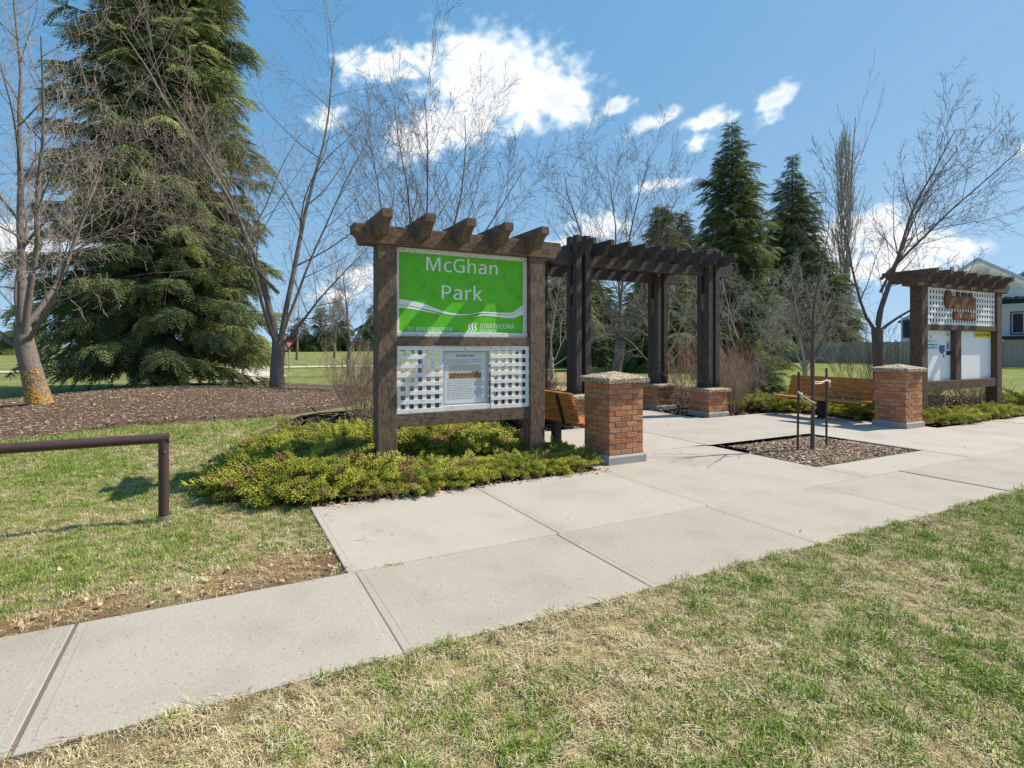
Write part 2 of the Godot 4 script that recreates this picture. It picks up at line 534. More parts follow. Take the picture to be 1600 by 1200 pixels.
# slabs of the plaza: u0, u1, v0, v1
var plaza := [[0.78, 2.5, 3.9, 5.66], [2.5, 4.22, 3.9, 5.66], [4.22, 6.8, 3.9, 6.35], [4.22, 6.8, 6.35, 8.7], [6.8, 9.3, 3.9, 4.5], [6.8, 9.3, 6.3, 8.7], [9.3, 12.1, 3.9, 6.35], [9.3, 12.1, 6.35, 8.7], [12.1, 14.3, 3.9, 5.66], [14.3, 16.5, 3.9, 5.66], [16.5, 18.7, 3.9, 5.66], [18.7, 20.9, 3.9, 5.66], [6.95, 9.2, 8.7, 10.9], [6.95, 9.2, 10.9, 13.1]]

# 0 lawn, 1 paved, 2 mulch
func zone(u: float, v: float) -> int:
	if v > 2.72 and v < 3.92:
		return 1
	for s in plaza:
		if u > s[0] - 0.02 and u < s[1] + 0.02 and v > s[2] - 0.02 and v < s[3] + 0.02:
			return 1
	if u > 6.8 and u < 9.3 and v > 4.5 and v < 6.3:
		return 2
	var p := Vector2(u, v)
	var w := Vector2(fine.get_noise_2d(u * 2.0, v * 2.0), fine.get_noise_2d(u * 2.0 + 50.0, v * 2.0)) * 0.35
	if v > 9.0 and v < 27.0 and Geometry2D.is_point_in_polygon(p + w, bed_a):
		return 2
	if v > 5.5 and v < 18.0 and Geometry2D.is_point_in_polygon(p + w * 0.5, bed_b):
		return 2
	return 0

# share of green among the dry thatch
func green_share(u: float, v: float) -> float:
	var n := patch.get_noise_2d(u, v)
	var m := fine.get_noise_2d(u * 1.3, v * 1.3)
	var a := 0.42
	if v < 2.8:
		a = 0.14 + 0.22 * smoothstep(0.8, 4.5, u) + 0.1 * smoothstep(2.4, 1.2, v)
	elif u < 2.0 and v < 14.0:
		a = 0.35 + 0.14 * smoothstep(1.5, -2.5, u)
		a -= 0.5 * smoothstep(0.75, 0.05, v - 3.9) * smoothstep(-2.5, 0.0, u)
	elif u > 19.0:
		a = 0.82
	elif u < 6.0 + (v - 14.0) * 0.15:
		a = 0.72
	else:
		a = 0.2 + 0.5 * smoothstep(38.0, 60.0, v)
	return clampf(a + 0.34 * n + 0.28 * m + 0.42 * fine.get_noise_2d(u * 6.0, v * 6.0), 0.0, 1.0)

func lawn_colour(u: float, v: float) -> Color:
	var k := green_share(u, v)
	var dry := Color(0.5, 0.41, 0.24)
	if v > 3.9 and v < 4.9 and u < 0.8 and u > -3.0:
		dry = dry.lerp(Color(0.3, 0.195, 0.12), smoothstep(1.1, 0.2, v - 3.9) * smoothstep(-0.1, 0.3, 0.4 + patch.get_noise_2d(u * 2.0, v * 2.0)))
	return dry.lerp(Color(0.2, 0.29, 0.065), k)

func axis_steps(fine0: float, fine1: float, step: float, lo: float, hi: float) -> PackedFloat32Array:
	var out := PackedFloat32Array()
	var x := fine0
	var s := step
	var left := []
	while x > lo:
		s *= 1.12
		x -= s
		left.push_front(maxf(x, lo))
	for q in left:
		out.append(q)
	x = fine0
	while x < fine1:
		out.append(x)
		x += step
	s = step
	while x < hi:
		out.append(x)
		s *= 1.12
		x += s
	out.append(hi)
	return out

func make_ground() -> void:
	var us := axis_steps(-10.0, 24.0, 0.22, -400.0, 500.0)
	var vs := axis_steps(-1.0, 20.0, 0.22, -80.0, 900.0)
	var ge := Geo.new()
	for b in vs.size():
		for a in us.size():
			var u := us[a]
			var v := vs[b]
			var y := -0.014 + 0.01 * fine.get_noise_2d(u * 1.7, v * 1.7)
			if (v > 2.85 and v < 3.8) or (u > 0.95 and u < 20.7 and v > 2.85 and v < 13.0):
				y = minf(y, -0.03)
			if v > 40.0:
				y += smoothstep(40.0, 160.0, v) * 0.9 * (0.6 + 0.4 * sin(u * 0.03))
			ge.tint = lawn_colour(u, v) if zone(u, v) == 0 else Color(0.15, 0.115, 0.085)
			ge.put(P(u, v, y), Vector3.UP, Vector2(u, v))
	var w := us.size()
	for b in vs.size() - 1:
		for a in w - 1:
			var k := b * w + a
			ge.i.append_array(PackedInt32Array([k, k + w, k + w + 1, k, k + w + 1, k + 1]))
	var o := part(self, "ground", ge.mesh(mats.ground))
	tag(o, "patchy spring lawn of dry and green grass around the plaza", "", "", "structure")

func slab(parent: Node, u0: float, u1: float, v0: float, v1: float, m: Material, thick := 0.14) -> void:
	var ge := Geo.new()
	var rings := [[0.0022, -thick], [0.0022, -0.006], [0.008, -0.0016], [0.05, -0.0016], [0.0535, 0.0]]
	var prev: Array = []
	for r in rings:
		var k: float = r[0]
		var now := [P(u0 + k, v0 + k, r[1]), P(u1 - k, v0 + k, r[1]), P(u1 - k, v1 - k, r[1]), P(u0 + k, v1 - k, r[1])]
		if prev:
			for s in 4:
				ge.quad(prev[s], prev[(s + 1) % 4], now[(s + 1) % 4], now[s])
		prev = now
	ge.quad(prev[0], prev[1], prev[2], prev[3])
	var o := part(parent, "slab", ge.mesh(m))
	o.rotation.z = rng.randf_range(-0.0006, 0.0006)
	o.position.y = rng.randf_range(-0.002, 0.0)

func make_paving() -> void:
	var walk := thing("sidewalk", "grey concrete sidewalk crossing in front of the park sign", "")
	walk.set_meta("kind", "structure")
	var at := -7.0
	var joints := [-10.3, -8.6, -6.9, -5.35, -3.8, -2.25, -0.71, 0.83, 2.47, 4.17, 5.85, 7.5, 9.2, 10.9, 12.55, 14.2, 15.9, 17.6, 19.3, 21.0, 22.7, 24.4, 26.1, 27.8, 29.5]
	for k in joints.size() - 1:
		slab(walk, joints[k] + (0.012 if is_equal_approx(joints[k], -0.71) else 0.0), joints[k + 1], 2.75, 3.9, mats["walk_concrete_%d" % (k % 3)])
	# earth caught in the open joints
	var ge := Geo.new()
	ge.box(Vector3(-10.3, -0.12, -3.895), Vector3(29.5, -0.0075, -2.755))
	part(walk, "joint_soil", ge.mesh(mats.joint))
	var pl := thing("plaza", "pale concrete plaza slabs between the brick pillars", "")
	pl.set_meta("kind", "structure")
	for k in plaza.size():
		var s: Array = plaza[k]
		slab(pl, s[0], s[1], s[2] + (0.004 if s[2] < 3.95 else 0.0), s[3], mats["plaza_concrete_%d" % (k % 3)])
	# mulched square left open for the young tree
	var sq := Geo.new()
	var st := 24
	for b in st + 1:
		for a in st + 1:
			var u := 6.8 + 2.5 * a / st
			var v := 4.5 + 1.8 * b / st
			var e := minf(minf(u - 6.8, 9.3 - u) , minf(v - 4.5, 6.3 - v))
			sq.put(P(u, v, -0.04 + 0.035 * smoothstep(0.0, 0.4, e) + 0.012 * fine.get_noise_2d(u * 5.0, v * 5.0)), Vector3.UP, Vector2(u, v))
	for b in st:
		for a in st:
			var k := b * (st + 1) + a
			sq.i.append_array(PackedInt32Array([k, k + st + 1, k + st + 2, k, k + st + 2, k + 1]))
	var o := part(self, "mulch_square", sq.mesh(mats.soil))
	tag(o, "square of bark mulch left open in the plaza paving", "", "", "structure")
	# paths across the far lawn
	for path in [["walking_path", [Vector2(-60, 36), Vector2(-25, 42), Vector2(-10, 43.4), Vector2(4, 43.6), Vector2(16, 43.2), Vector2(40, 46), Vector2(80, 60)], 1.5], ["side_path", [Vector2(2.1, 43.5), Vector2(2.2, 36.0), Vector2(2.0, 30.5), Vector2(1.2, 27.2), Vector2(-0.5, 26.0)], 1.1]]:
		var pts: Array = path[1]
		var pg := Geo.new()
		for k in pts.size() - 1:
			var d: Vector2 = (pts[k + 1] - pts[k]).normalized()
			var s: Vector2 = Vector2(-d.y, d.x) * path[2]
			var a: Vector2 = pts[k] - d * 0.3
			var b: Vector2 = pts[k + 1] + d * 0.3
			var lift := 0.03 + 0.004 * k
			pg.quad(P(a.x - s.x, a.y - s.y, lift), P(b.x - s.x, b.y - s.y, lift), P(b.x + s.x, b.y + s.y, lift), P(a.x + s.x, a.y + s.y, lift))
		o = part(self, path[0], pg.mesh(mats.path))
		tag(o, "pale path across the far lawn" if path[0] == "walking_path" else "short pale path joining the far path behind the spruce", "", "", "structure")

func berm_height(u: float, v: float) -> float:
	var p := Vector2(u, v)
	if not Geometry2D.is_point_in_polygon(p, bed_a):
		return -0.02
	var c := Vector2(-1.2, 17.8)
	var d := (p - c) * Vector2(1.0, 0.9)
	return -0.03 + 0.4 * smoothstep(6.8, 0.5, d.length()) + 0.02 * fine.get_noise_2d(u * 2.0, v * 2.0)

func make_beds() -> void:
	for which in 2:
		var poly: PackedVector2Array = bed_a if which == 0 else bed_b
		var c := Vector2(-1.2, 17.8) if which == 0 else Vector2(8.0, 9.0)
		var rim := PackedVector2Array()
		for k in poly.size():
			for s in 8:
				var p := poly[k].lerp(poly[(k + 1) % poly.size()], s / 8.0)
				rim.append(p + Vector2(fine.get_noise_2d(p.x * 2.0, p.y * 2.0), fine.get_noise_2d(p.x * 2.0 + 50.0, p.y * 2.0)) * (0.3 if which == 0 else 0.1))
		var ge := Geo.new()
		var rings := 26
		for r in rings + 1:
			for p in rim:
				var t := float(r) / rings
				var q := p.lerp(c, t)
				var y := -0.006 + 0.005 * fine.get_noise_2d(q.x * 3.0, q.y * 3.0)
				if which == 0:
					y = berm_height(q.x, q.y) if r > 0 else -0.045
				elif r == 0:
					y = -0.008
				ge.put(P(q.x, q.y, y), Vector3.UP, q)
		var m := rim.size()
		for r in rings:
			for k in m:
				var a := r * m + k
				var b := r * m + (k + 1) % m
				ge.i.append_array(PackedInt32Array([a, b + m, b, a, a + m, b + m]))
		var o := part(self, "mulch_bed", ge.mesh(mats.soil))
		tag(o, ["low mound of bark mulch under the big spruce and bare trees", "mulched planting bed around the sign and the pergola"][which], "", "", "structure")

func chip_mesh(k: int) -> ArrayMesh:
	var ge := Geo.new()
	var r := RandomNumberGenerator.new()
	r.seed = 70 + k
	var prof := PackedVector2Array()
	var m := 5 + k % 2
	for s in m:
		var a := TAU * s / m
		prof.append(Vector2(cos(a) * 0.5 * r.randf_range(0.7, 1.1), sin(a) * 0.22 * r.randf_range(0.6, 1.2)))
	ge.extrude(prof, Vector3.ZERO, Vector3(1, 0, 0), Vector3(0, 0, -1), 0.14, 0.01)
	return ge.mesh(mats.chips)

func mulch_colour() -> Color:
	var k := rng.randf()
	var c := Color(0.29, 0.19, 0.125)
	if k > 0.9:
		c = Color(0.6, 0.49, 0.37)
	elif k > 0.6:
		c = Color(0.38, 0.275, 0.19)
	elif k > 0.4:
		c = Color(0.37, 0.29, 0.215)
	elif k < 0.12:
		c = Color(0.11, 0.08, 0.06)
	return c * rng.randf_range(0.75, 1.2)

func make_chips() -> void:
	var spots := [[], [], []]
	for k in 9000:
		var u := rng.randf_range(6.83, 9.27)
		var v := rng.randf_range(4.53, 6.27)
		var e := minf(minf(u - 6.8, 9.3 - u), minf(v - 4.5, 6.3 - v))
		spots[0].append([u, v, -0.038 + 0.035 * smoothstep(0.0, 0.4, e), rng.randf_range(0.02, 0.07)])
	for k in 60000:
		var u := rng.randf_range(-7.5, 5.2)
		var v := rng.randf_range(10.2, 25.5)
		if rng.randf() > clampf(19.0 / v - 0.55, 0.12, 1.0):
			continue
		if zone(u, v) == 2 and berm_height(u, v) > -0.02:
			spots[1].append([u, v, berm_height(u, v), rng.randf_range(0.025, 0.08)])
	for k in 42000:
		var u := rng.randf_range(-0.2, 20.5)
		var v := rng.randf_range(5.6, 16.5)
		if zone(u, v) == 2 and not (v < 6.31 and u > 6.7 and u < 9.4):
			if Geometry2D.is_point_in_polygon(Vector2(u, v), bed_b):
				spots[2].append([u, v, -0.012, rng.randf_range(0.025, 0.085)])
	var names := ["wood chips covering the mulch square in the plaza", "wood chips covering the mound under the spruce", "wood chips and litter in the bed round the sign"]
	for z in 3:
		var o := thing("mulch_chips", names[z], "mulch")
		o.set_meta("kind", "stuff")
		for variant in 3:
			var xf := []
			var cols := PackedColorArray()
			for k in range(variant, spots[z].size(), 3):
				var s: Array = spots[z][k]
				var b := Basis.from_euler(Vector3(rng.randfn(0, 0.22), rng.randf() * TAU, rng.randfn(0, 0.22))).scaled(Vector3.ONE)
				b = b * Basis.from_scale(Vector3(s[3], s[3] * 0.8, s[3] * rng.randf_range(0.5, 1.2)))
				xf.append(Transform3D(b, P(s[0], s[1], s[2] + rng.randf_range(-0.002, 0.012))))
				cols.append(mulch_colour())
			scatter(o, "chips", chip_mesh(variant), mats.chips, xf, cols)

func tuft_mesh(k: int, lie: float) -> ArrayMesh:
	var ge := Geo.new()
	var r := RandomNumberGenerator.new()
	r.seed = 300 + k
	for b in 11:
		var a := r.randf() * TAU
		var base := Vector3(cos(a), 0, sin(a)) * sqrt(r.randf()) * 0.028
		var la := r.randf() * TAU
		var out := Vector3(cos(la), 0, sin(la))
		var side := Vector3(-out.z, 0, out.x)
		var h := r.randf_range(0.022, 0.05)
		var wd := r.randf_range(0.0011, 0.002)
		var ln := lie * r.randf_range(0.4, 1.4)
		var mid := base + out * h * 0.35 * ln + Vector3.UP * h * (0.62 if ln < 1.0 else 0.45)
		var tip := base + out * h * ln * 1.15 + Vector3.UP * h * clampf(1.15 - ln * 0.6, 0.12, 1.0)
		var k2 := r.randf_range(0.72, 1.18)
		ge.tint = Color(k2, k2 * r.randf_range(0.95, 1.05), k2 * r.randf_range(0.85, 1.1))
		ge.quad(base - side * wd, base + side * wd, mid + side * wd * 0.8, mid - side * wd * 0.8)
		ge.tri(mid - side * wd * 0.8, mid + side * wd * 0.8, tip)
	return ge.mesh(mats.grass)

func make_grass() -> void:
	var areas := [["short dry and green grass on the strip nearest the camera", 90000, -2.0, 11.0, 0.0, 2.78], ["short patchy grass on the park lawn beside the sidewalk", 150000, -9.0, 1.4, 3.88, 15.0]]
	for z in areas.size():
		var ar: Array = areas[z]
		var o := thing("lawn_grass", ar[0], "grass")
		o.set_meta("kind", "stuff")
		var sets := [[[], PackedColorArray()], [[], PackedColorArray()], [[], PackedColorArray()], [[], PackedColorArray()]]
		for k in ar[1]:
			var u := rng.randf_range(ar[2], ar[3])
			var v := rng.randf_range(ar[4], ar[5])
			var z0 := u * 0.466 + v * 0.885
			var big := 1.0
			if z0 < 1.2:
				continue
			if z == 0:
				if rng.randf() > clampf(1.2 - (z0 - 3.0) * 0.12, 0.25, 1.0):
					continue
				if v > 2.74 and fine.get_noise_2d(u * 9.0, v) < rng.randf_range(-0.2, 0.5):
					continue
			else:
				if rng.randf() > clampf(5.0 / z0, 0.22, 1.0):
					continue
				big = clampf(z0 / 6.0, 1.0, 1.7)
				if v > 3.92 and zone(u, v) != 0 and rng.randf() < 0.985:
					continue
			var gs := green_share(u, v)
			var bare := smoothstep(0.12, 0.0, gs)
			if z == 1 and v < 4.9 and u > -2.6 and rng.randf() < 0.6 * smoothstep(1.0, 0.2, v - 3.9) * smoothstep(-0.1, 0.3, 0.4 + patch.get_noise_2d(u * 2.0, v * 2.0)):
				continue
			if rng.randf() < bare * 0.45:
				continue
			var is_green := rng.randf() < gs
			var c: Color
			if is_green:
				c = Color(0.17, 0.29, 0.035).lerp(Color(0.33, 0.4, 0.1), rng.randf())
			else:
				c = Color(0.5, 0.4, 0.21).lerp(Color(0.76, 0.67, 0.44), rng.randf())
				if rng.randf() < 0.15:
					c = Color(0.36, 0.24, 0.14)
			c *= rng.randf_range(0.8, 1.15)
			var s := big * (1.0 + 0.55 * fine.get_noise_2d(u * 7.0 + 30.0, v * 7.0)) * rng.randf_range(0.7, 1.3) * (1.1 if is_green else 0.95)
			var b := Basis(Vector3.UP, rng.randf() * TAU).scaled(Vector3(s, s * rng.randf_range(0.7, 1.1), s))
			var st: Array = sets[(0 if is_green else 2) + k % 2]
			st[0].append(Transform3D(b, P(u, v, -0.016)))
			st[1].append(c)
		for s in 4:
			scatter(o, "green_blades" if s < 2 else "dry_blades", tuft_mesh(s, 0.55 if s < 2 else 1.15), mats.grass, sets[s][0], sets[s][1])
	# fallen leaves and scraps
	var lf := Geo.new()
	lf.quad(Vector3(-0.5, 0, -0.3), Vector3(-0.2, 0.16, 0.32), Vector3(0.1, 0.1, 0.28), Vector3(0.05, 0.02, -0.32))
	lf.quad(Vector3(0.05, 0.02, -0.32), Vector3(0.1, 0.1, 0.28), Vector3(0.5, 0.22, 0.06), Vector3(0.4, 0.16, -0.18))
	var xf := []
	var cols := PackedColorArray()
	for k in 3600:
		var u := rng.randf_range(-5.0, 13.0)
		var v := rng.randf_range(0.6, 13.0)
		var zz := zone(u, v)
		var edge := v > 5.2 and v < 5.95 and u > 0.7 and u < 4.4
		if (zz == 1 and rng.randf() > 0.006 and not (edge and v > 5.42 and rng.randf() < 0.7)) or (zz == 0 and rng.randf() > 0.2):
			continue
		var sz := rng.randf_range(0.018, 0.05)
		var y := 0.012 if zz == 0 else 0.004
		xf.append(Transform3D(Basis.from_euler(Vector3(rng.randfn(0, 0.4), rng.randf() * TAU, rng.randfn(0, 0.4))).scaled(Vector3.ONE * sz), P(u, v, y)))
		cols.append([Color(0.33, 0.21, 0.13), Color(0.42, 0.33, 0.23), Color(0.25, 0.13, 0.08), Color(0.4, 0.32, 0.24)][k % 4] * rng.randf_range(0.8, 1.2))
	for k in 900:
		var u := rng.randf_range(0.85, 4.4)
		var v := 5.68 + rng.randfn(0, 0.09)
		if k > 620:
			u = rng.randf_range(-2.4, 0.8)
			v = 3.95 + absf(rng.randfn(0, 0.3))
		var sz := rng.randf_range(0.012, 0.04)
		xf.append(Transform3D(Basis.from_euler(Vector3(rng.randfn(0, 0.4), rng.randf() * TAU, rng.randfn(0, 0.4))).scaled(Vector3.ONE * sz), P(u, v, 0.004 + 0.01 * rng.randf())))
		cols.append([Color(0.42, 0.26, 0.16), Color(0.5, 0.38, 0.26), Color(0.33, 0.17, 0.1), Color(0.5, 0.28, 0.16)][k % 4] * rng.randf_range(0.7, 1.2))
	var lo := thing("leaf_litter", "scattered dry leaves on lawn, bed and paving edges", "leaves")
	lo.set_meta("kind", "stuff")
	scatter(lo, "leaves", lf.mesh(mats.litter), mats.litter, xf, cols)

# ---------- joinery ----------

func rect(l: float, w: float, c := 0.006) -> PackedVector2Array:
	return PackedVector2Array([Vector2(c, 0), Vector2(l - c, 0), Vector2(l, c), Vector2(l, w - c), Vector2(l - c, w), Vector2(c, w), Vector2(0, w - c), Vector2(0, c)])

# a beam outline whose two ends are cut with a cove below a plumb face
func coved(l: float, h: float, a: float, face: float) -> PackedVector2Array:
	var p := PackedVector2Array([Vector2(a, 0), Vector2(l - a, 0)])
	for k in range(1, 7):
		var q := PI / 2.0 * (1.0 - k / 6.0)
		p.append(Vector2(l - a * sin(q), (h - face) * cos(q)))
	p.append(Vector2(l, h))
	p.append(Vector2(0, h))
	for k in range(0, 6):
		var q := PI / 2.0 * (k / 6.0)
		p.append(Vector2(a * sin(q), (h - face) * cos(q)))
	return p

func uvshift() -> Vector2:
	return Vector2(rng.randf() * 7.0, rng.randf() * 3.0)

func timber_u(parent: Node, called: String, u0: float, u1: float, y0: float, y1: float, vf: float, vb: float, m: Material, c := 0.006) -> MeshInstance3D:
	var ge := Geo.new()
	ge.extrude(rect(u1 - u0, y1 - y0, c), P(u0, vb, y0), Vector3.RIGHT, Vector3.UP, vb - vf, c, uvshift())
	return part(parent, called, ge.mesh(m))

func timber_y(parent: Node, called: String, u0: float, u1: float, y0: float, y1: float, vf: float, vb: float, m: Material, c := 0.008) -> MeshInstance3D:
	var ge := Geo.new()
	ge.extrude(rect(y1 - y0, u1 - u0, c), P(u1, vb, y0), Vector3.UP, Vector3.LEFT, vb - vf, c, uvshift())
	return part(parent, called, ge.mesh(m))

func timber_v(parent: Node, called: String, prof: PackedVector2Array, u0: float, u1: float, vb: float, y: float, m: Material) -> MeshInstance3D:
	var ge := Geo.new()
	ge.extrude(prof, P(u1, vb, y), Vector3.BACK, Vector3.UP, u1 - u0, 0.006, uvshift())
	return part(parent, called, ge.mesh(m))

func plate(parent: Node, called: String, u0: float, u1: float, y0: float, y1: float, vf: float, thick: float, m: Material, turn_uv := false) -> MeshInstance3D:
	var ge := Geo.new()
	ge.box(Vector3(u0, y0, -vf - thick), Vector3(u1, y1, -vf))
	return part(parent, called, ge.mesh(m))

func lettering(parent: Node, called: String, text: String, u0: float, u1: float, y0: float, y1: float, vf: float, m: Material, font := "Droid Sans", apart := false) -> void:
	var f := SystemFont.new()
	f.font_names = PackedStringArray([font])
	var whole := type_mesh(f, text, m)
	var b := whole.get_aabb()
	var sc := Vector3((u1 - u0) / b.size.x, (y1 - y0) / b.size.y, 0.02)
	if not apart:
		var o := part(parent, called, whole)
		o.scale = sc
		o.position = P(u0, vf, y0) - b.position * sc - Vector3(0, 0, b.size.z * 0.02 - 0.001)
		return
	for k in text.length():
		var one := type_mesh(f, text[k], m)
		var lead := f.get_string_size(text.substr(0, k), HORIZONTAL_ALIGNMENT_LEFT, -1, 64).x * 0.01
		var o := part(parent, "letter", one)
		o.scale = sc
		o.position = P(u0, vf, y0) - b.position * sc + Vector3(lead * sc.x, 0, -b.size.z * 0.02 + 0.001)

func type_mesh(f: Font, text: String, m: Material) -> TextMesh:
	var t := TextMesh.new()
	t.text = text
	t.font = f
	t.font_size = 64
	t.pixel_size = 0.01
	t.depth = 0.1
	t.curve_step = 1.0
	t.horizontal_alignment = HORIZONTAL_ALIGNMENT_LEFT
	t.material = m
	return t

# a band between two polylines given as (share across, height) on a board from u0 to u1
func band(parent: Node, called: String, up: Array, dn: Array, vf: float, m: Material) -> void:
	var ge := Geo.new()
	for k in up.size() - 1:
		var a: Vector2 = dn[k]
		var b: Vector2 = dn[k + 1]
		var c: Vector2 = up[k + 1]
		var d: Vector2 = up[k]
		ge.quad(P(a.x, vf, a.y), P(b.x, vf, b.y), P(c.x, vf, c.y), P(d.x, vf, d.y))
	part(parent, called, ge.mesh(m))

func curve_at(pts: Array, x: float) -> float:
	for k in pts.size() - 1:
		if x <= pts[k + 1].x or k == pts.size() - 2:
			var t: float = clampf((x - pts[k].x) / (pts[k + 1].x - pts[k].x), 0.0, 1.0)
			var p0: float = pts[maxi(k - 1, 0)].y
			var p3: float = pts[mini(k + 2, pts.size() - 1)].y
			return cubic_interpolate(pts[k].y, pts[k + 1].y, p0, p3, t)
	return 0.0

func wave(parent: Node, called: String, top: Array, bottom: Array, u0: float, u1: float, y0: float, y1: float, vf: float, m: Material) -> void:
	var up := []
	var dn := []
	var x0: float = top[0].x
	var x1: float = top[top.size() - 1].x
	for k in 41:
		var x := lerpf(x0, x1, k / 40.0)
		up.append(Vector2(lerpf(u0, u1, x), lerpf(y0, y1, curve_at(top, x))))
		dn.append(Vector2(lerpf(u0, u1, x), lerpf(y0, y1, minf(curve_at(bottom, x), curve_at(top, x) - 0.001))))
	band(parent, called, up, dn, vf, m)

func make_park_sign() -> void:
	var s := thing("park_sign", "brown timber park sign with green name board above white lattice", "sign")
	var w: Material = mats.brown_timber
	timber_y(s, "post", 1.69, 1.925, -0.3, 2.785, 6.65, 6.885, w)
	timber_y(s, "post", 3.79, 4.025, -0.3, 2.785, 6.65, 6.885, w)
	var ge := Geo.new()
	ge.extrude(coved(2.87, 0.225, 0.085, 0.1), P(1.41, 6.9, 2.78), Vector3.RIGHT, Vector3.UP, 0.27, 0.007, uvshift())
	part(s, "beam", ge.mesh(w))
	for u in [1.75, 2.265, 2.78, 3.295, 3.82]:
		timber_v(s, "rafter", coved(1.1, 0.255, 0.16, 0.095), u - 0.125, u, 7.3, 2.85, w)
	timber_u(s, "rail", 1.925, 3.79, 1.555, 1.672, 6.665, 6.83, w)
	timber_u(s, "rail", 1.925, 3.79, 0.555, 0.72, 6.675, 6.83, w)
	# name board and its frame
	var n := plate(s, "name_board", 1.96, 3.755, 1.7, 2.755, 6.765, 0.02, mats.sign_green)
	n.set_meta("label", "bright green name board with white lettering")
	var wp: Material = mats.white_paint
	timber_u(s, "frame_strip", 1.926, 3.789, 2.725, 2.779, 6.74, 6.79, wp, 0.003)
	timber_u(s, "frame_strip", 1.926, 3.789, 1.673, 1.73, 6.725, 6.79, wp, 0.003)
	timber_y(s, "frame_strip", 1.926, 1.975, 1.731, 2.724, 6.74, 6.79, wp, 0.003)
	timber_y(s, "frame_strip", 3.735, 3.789, 1.731, 2.724, 6.74, 6.79, wp, 0.003)
	var lw: Material = mats.letter_white
	lettering(n, "lettering", "McGhan", 2.335, 3.345, 2.51, 2.7, 6.765, lw, "Droid Sans", true)
	lettering(n, "lettering", "Park", 2.545, 3.115, 2.155, 2.35, 6.765, lw, "Droid Sans", true)
	lettering(n, "lettering", "751 MEADOWVIEW DR.", 2.085, 2.7, 1.74, 1.795, 6.765, lw)
	lettering(n, "lettering", "STRATHCONA", 3.085, 3.6, 1.79, 1.85, 6.765, lw)
	lettering(n, "lettering", "COUNTY", 3.085, 3.33, 1.737, 1.78, 6.765, lw)
	# the ribbon: share across the board, share of its height
	var a := [Vector2(0, 0.41), Vector2(0.17, 0.365), Vector2(0.34, 0.275), Vector2(0.44, 0.246), Vector2(0.54, 0.243), Vector2(0.63, 0.275), Vector2(0.7, 0.283), Vector2(0.86, 0.278), Vector2(0.92, 0.295), Vector2(1.0, 0.385)]
	var b := [Vector2(0, 0.345), Vector2(0.12, 0.318), Vector2(0.29, 0.262), Vector2(0.4, 0.228), Vector2(0.5, 0.226), Vector2(0.6, 0.255), Vector2(0.7, 0.262), Vector2(0.86, 0.252), Vector2(0.93, 0.27), Vector2(1.0, 0.35)]
	wave(n, "ribbon", a, b, 1.976, 3.734, 1.731, 2.724, 6.763, lw)
	a = [Vector2(0, 0.337), Vector2(0.12, 0.31), Vector2(0.22, 0.272), Vector2(0.32, 0.238)]
	b = [Vector2(0, 0.302), Vector2(0.12, 0.282), Vector2(0.22, 0.255), Vector2(0.32, 0.236)]
	wave(n, "ribbon", a, b, 1.976, 3.734, 1.731, 2.724, 6.763, lw)
	a = [Vector2(0.575, 0.212), Vector2(0.65, 0.245), Vector2(0.75, 0.25), Vector2(0.86, 0.244), Vector2(0.93, 0.262), Vector2(1.0, 0.341)]
	b = [Vector2(0.575, 0.208), Vector2(0.65, 0.228), Vector2(0.75, 0.224), Vector2(0.86, 0.205), Vector2(0.93, 0.215), Vector2(1.0, 0.26)]
	wave(n, "ribbon", a, b, 1.976, 3.734, 1.731, 2.724, 6.763, lw)
	# emblem of three slanting strokes
	for k in 3:
		var u := 2.9 + 0.045 * k
		var up := []
		var dn := []
		for q in 9:
			var t := q / 8.0
			var mid := Vector2(u + 0.055 * t + 0.018 * sin((t - 0.5) * PI * 2.0) * -1.0, 1.735 + (0.135 - 0.012 * absf(k - 1)) * t)
			var wd := 0.014 * sin(PI * clampf(t * 0.86 + 0.07, 0, 1))
			up.append(mid + Vector2(-wd, wd * 0.3))
			dn.append(mid + Vector2(wd, -wd * 0.3))
		band(n, "emblem", up, dn, 6.7635, lw)
	lattice(s, 1.926, 2.535, 0.721, 1.553, 6, 8, 6.68, 0.053)
	lattice(s, 3.205, 3.789, 0.721, 1.553, 6, 8, 6.68, 0.051)
	# history notice between the two lattice panels
	timber_u(s, "frame_strip", 2.536, 3.204, 1.49, 1.553, 6.69, 6.72, wp, 0.003)
	timber_u(s, "frame_strip", 2.536, 3.204, 0.721, 0.79, 6.69, 6.72, wp, 0.003)
	var c := plate(s, "notice_case", 2.537, 3.203, 0.791, 1.489, 6.735, 0.02, mats.poster_frame)
	var pm := mat("poster_print", Color.WHITE, 0.35, ImageTexture.create_from_image(poster_image()))
	var pg := Geo.new()
	pg.quad(P(2.565, 6.7325, 0.81), P(3.15, 6.7325, 0.81), P(3.15, 6.7325, 1.47), P(2.565, 6.7325, 1.47), Vector2(0, 1), Vector2(1, 1), Vector2(1, 0), Vector2(0, 0))
	part(c, "history_notice", pg.mesh(pm))
	lettering(c, "heading", "McGHAN PARK", 2.73, 2.99, 1.415, 1.442, 6.731, mats.notice_dark, "Droid Serif")

func lattice(s: Node, u0: float, u1: float, y0: float, y1: float, nu: int, ny: int, vf: float, wd: float) -> void:
	var m: Material = mats.lattice_paint
	for k in nu:
		var u := lerpf(u0, u1 - wd, k / (nu - 1.0))
		timber_y(s, "slat", u, u + wd, y0, y1, vf + 0.0068, vf + 0.0135, m, 0.001)
	for k in ny:
		var y := lerpf(y0, y1 - 0.052, k / (ny - 1.0))
		timber_u(s, "slat", u0, u1, y, y + 0.052, vf, vf + 0.0065, m, 0.001)

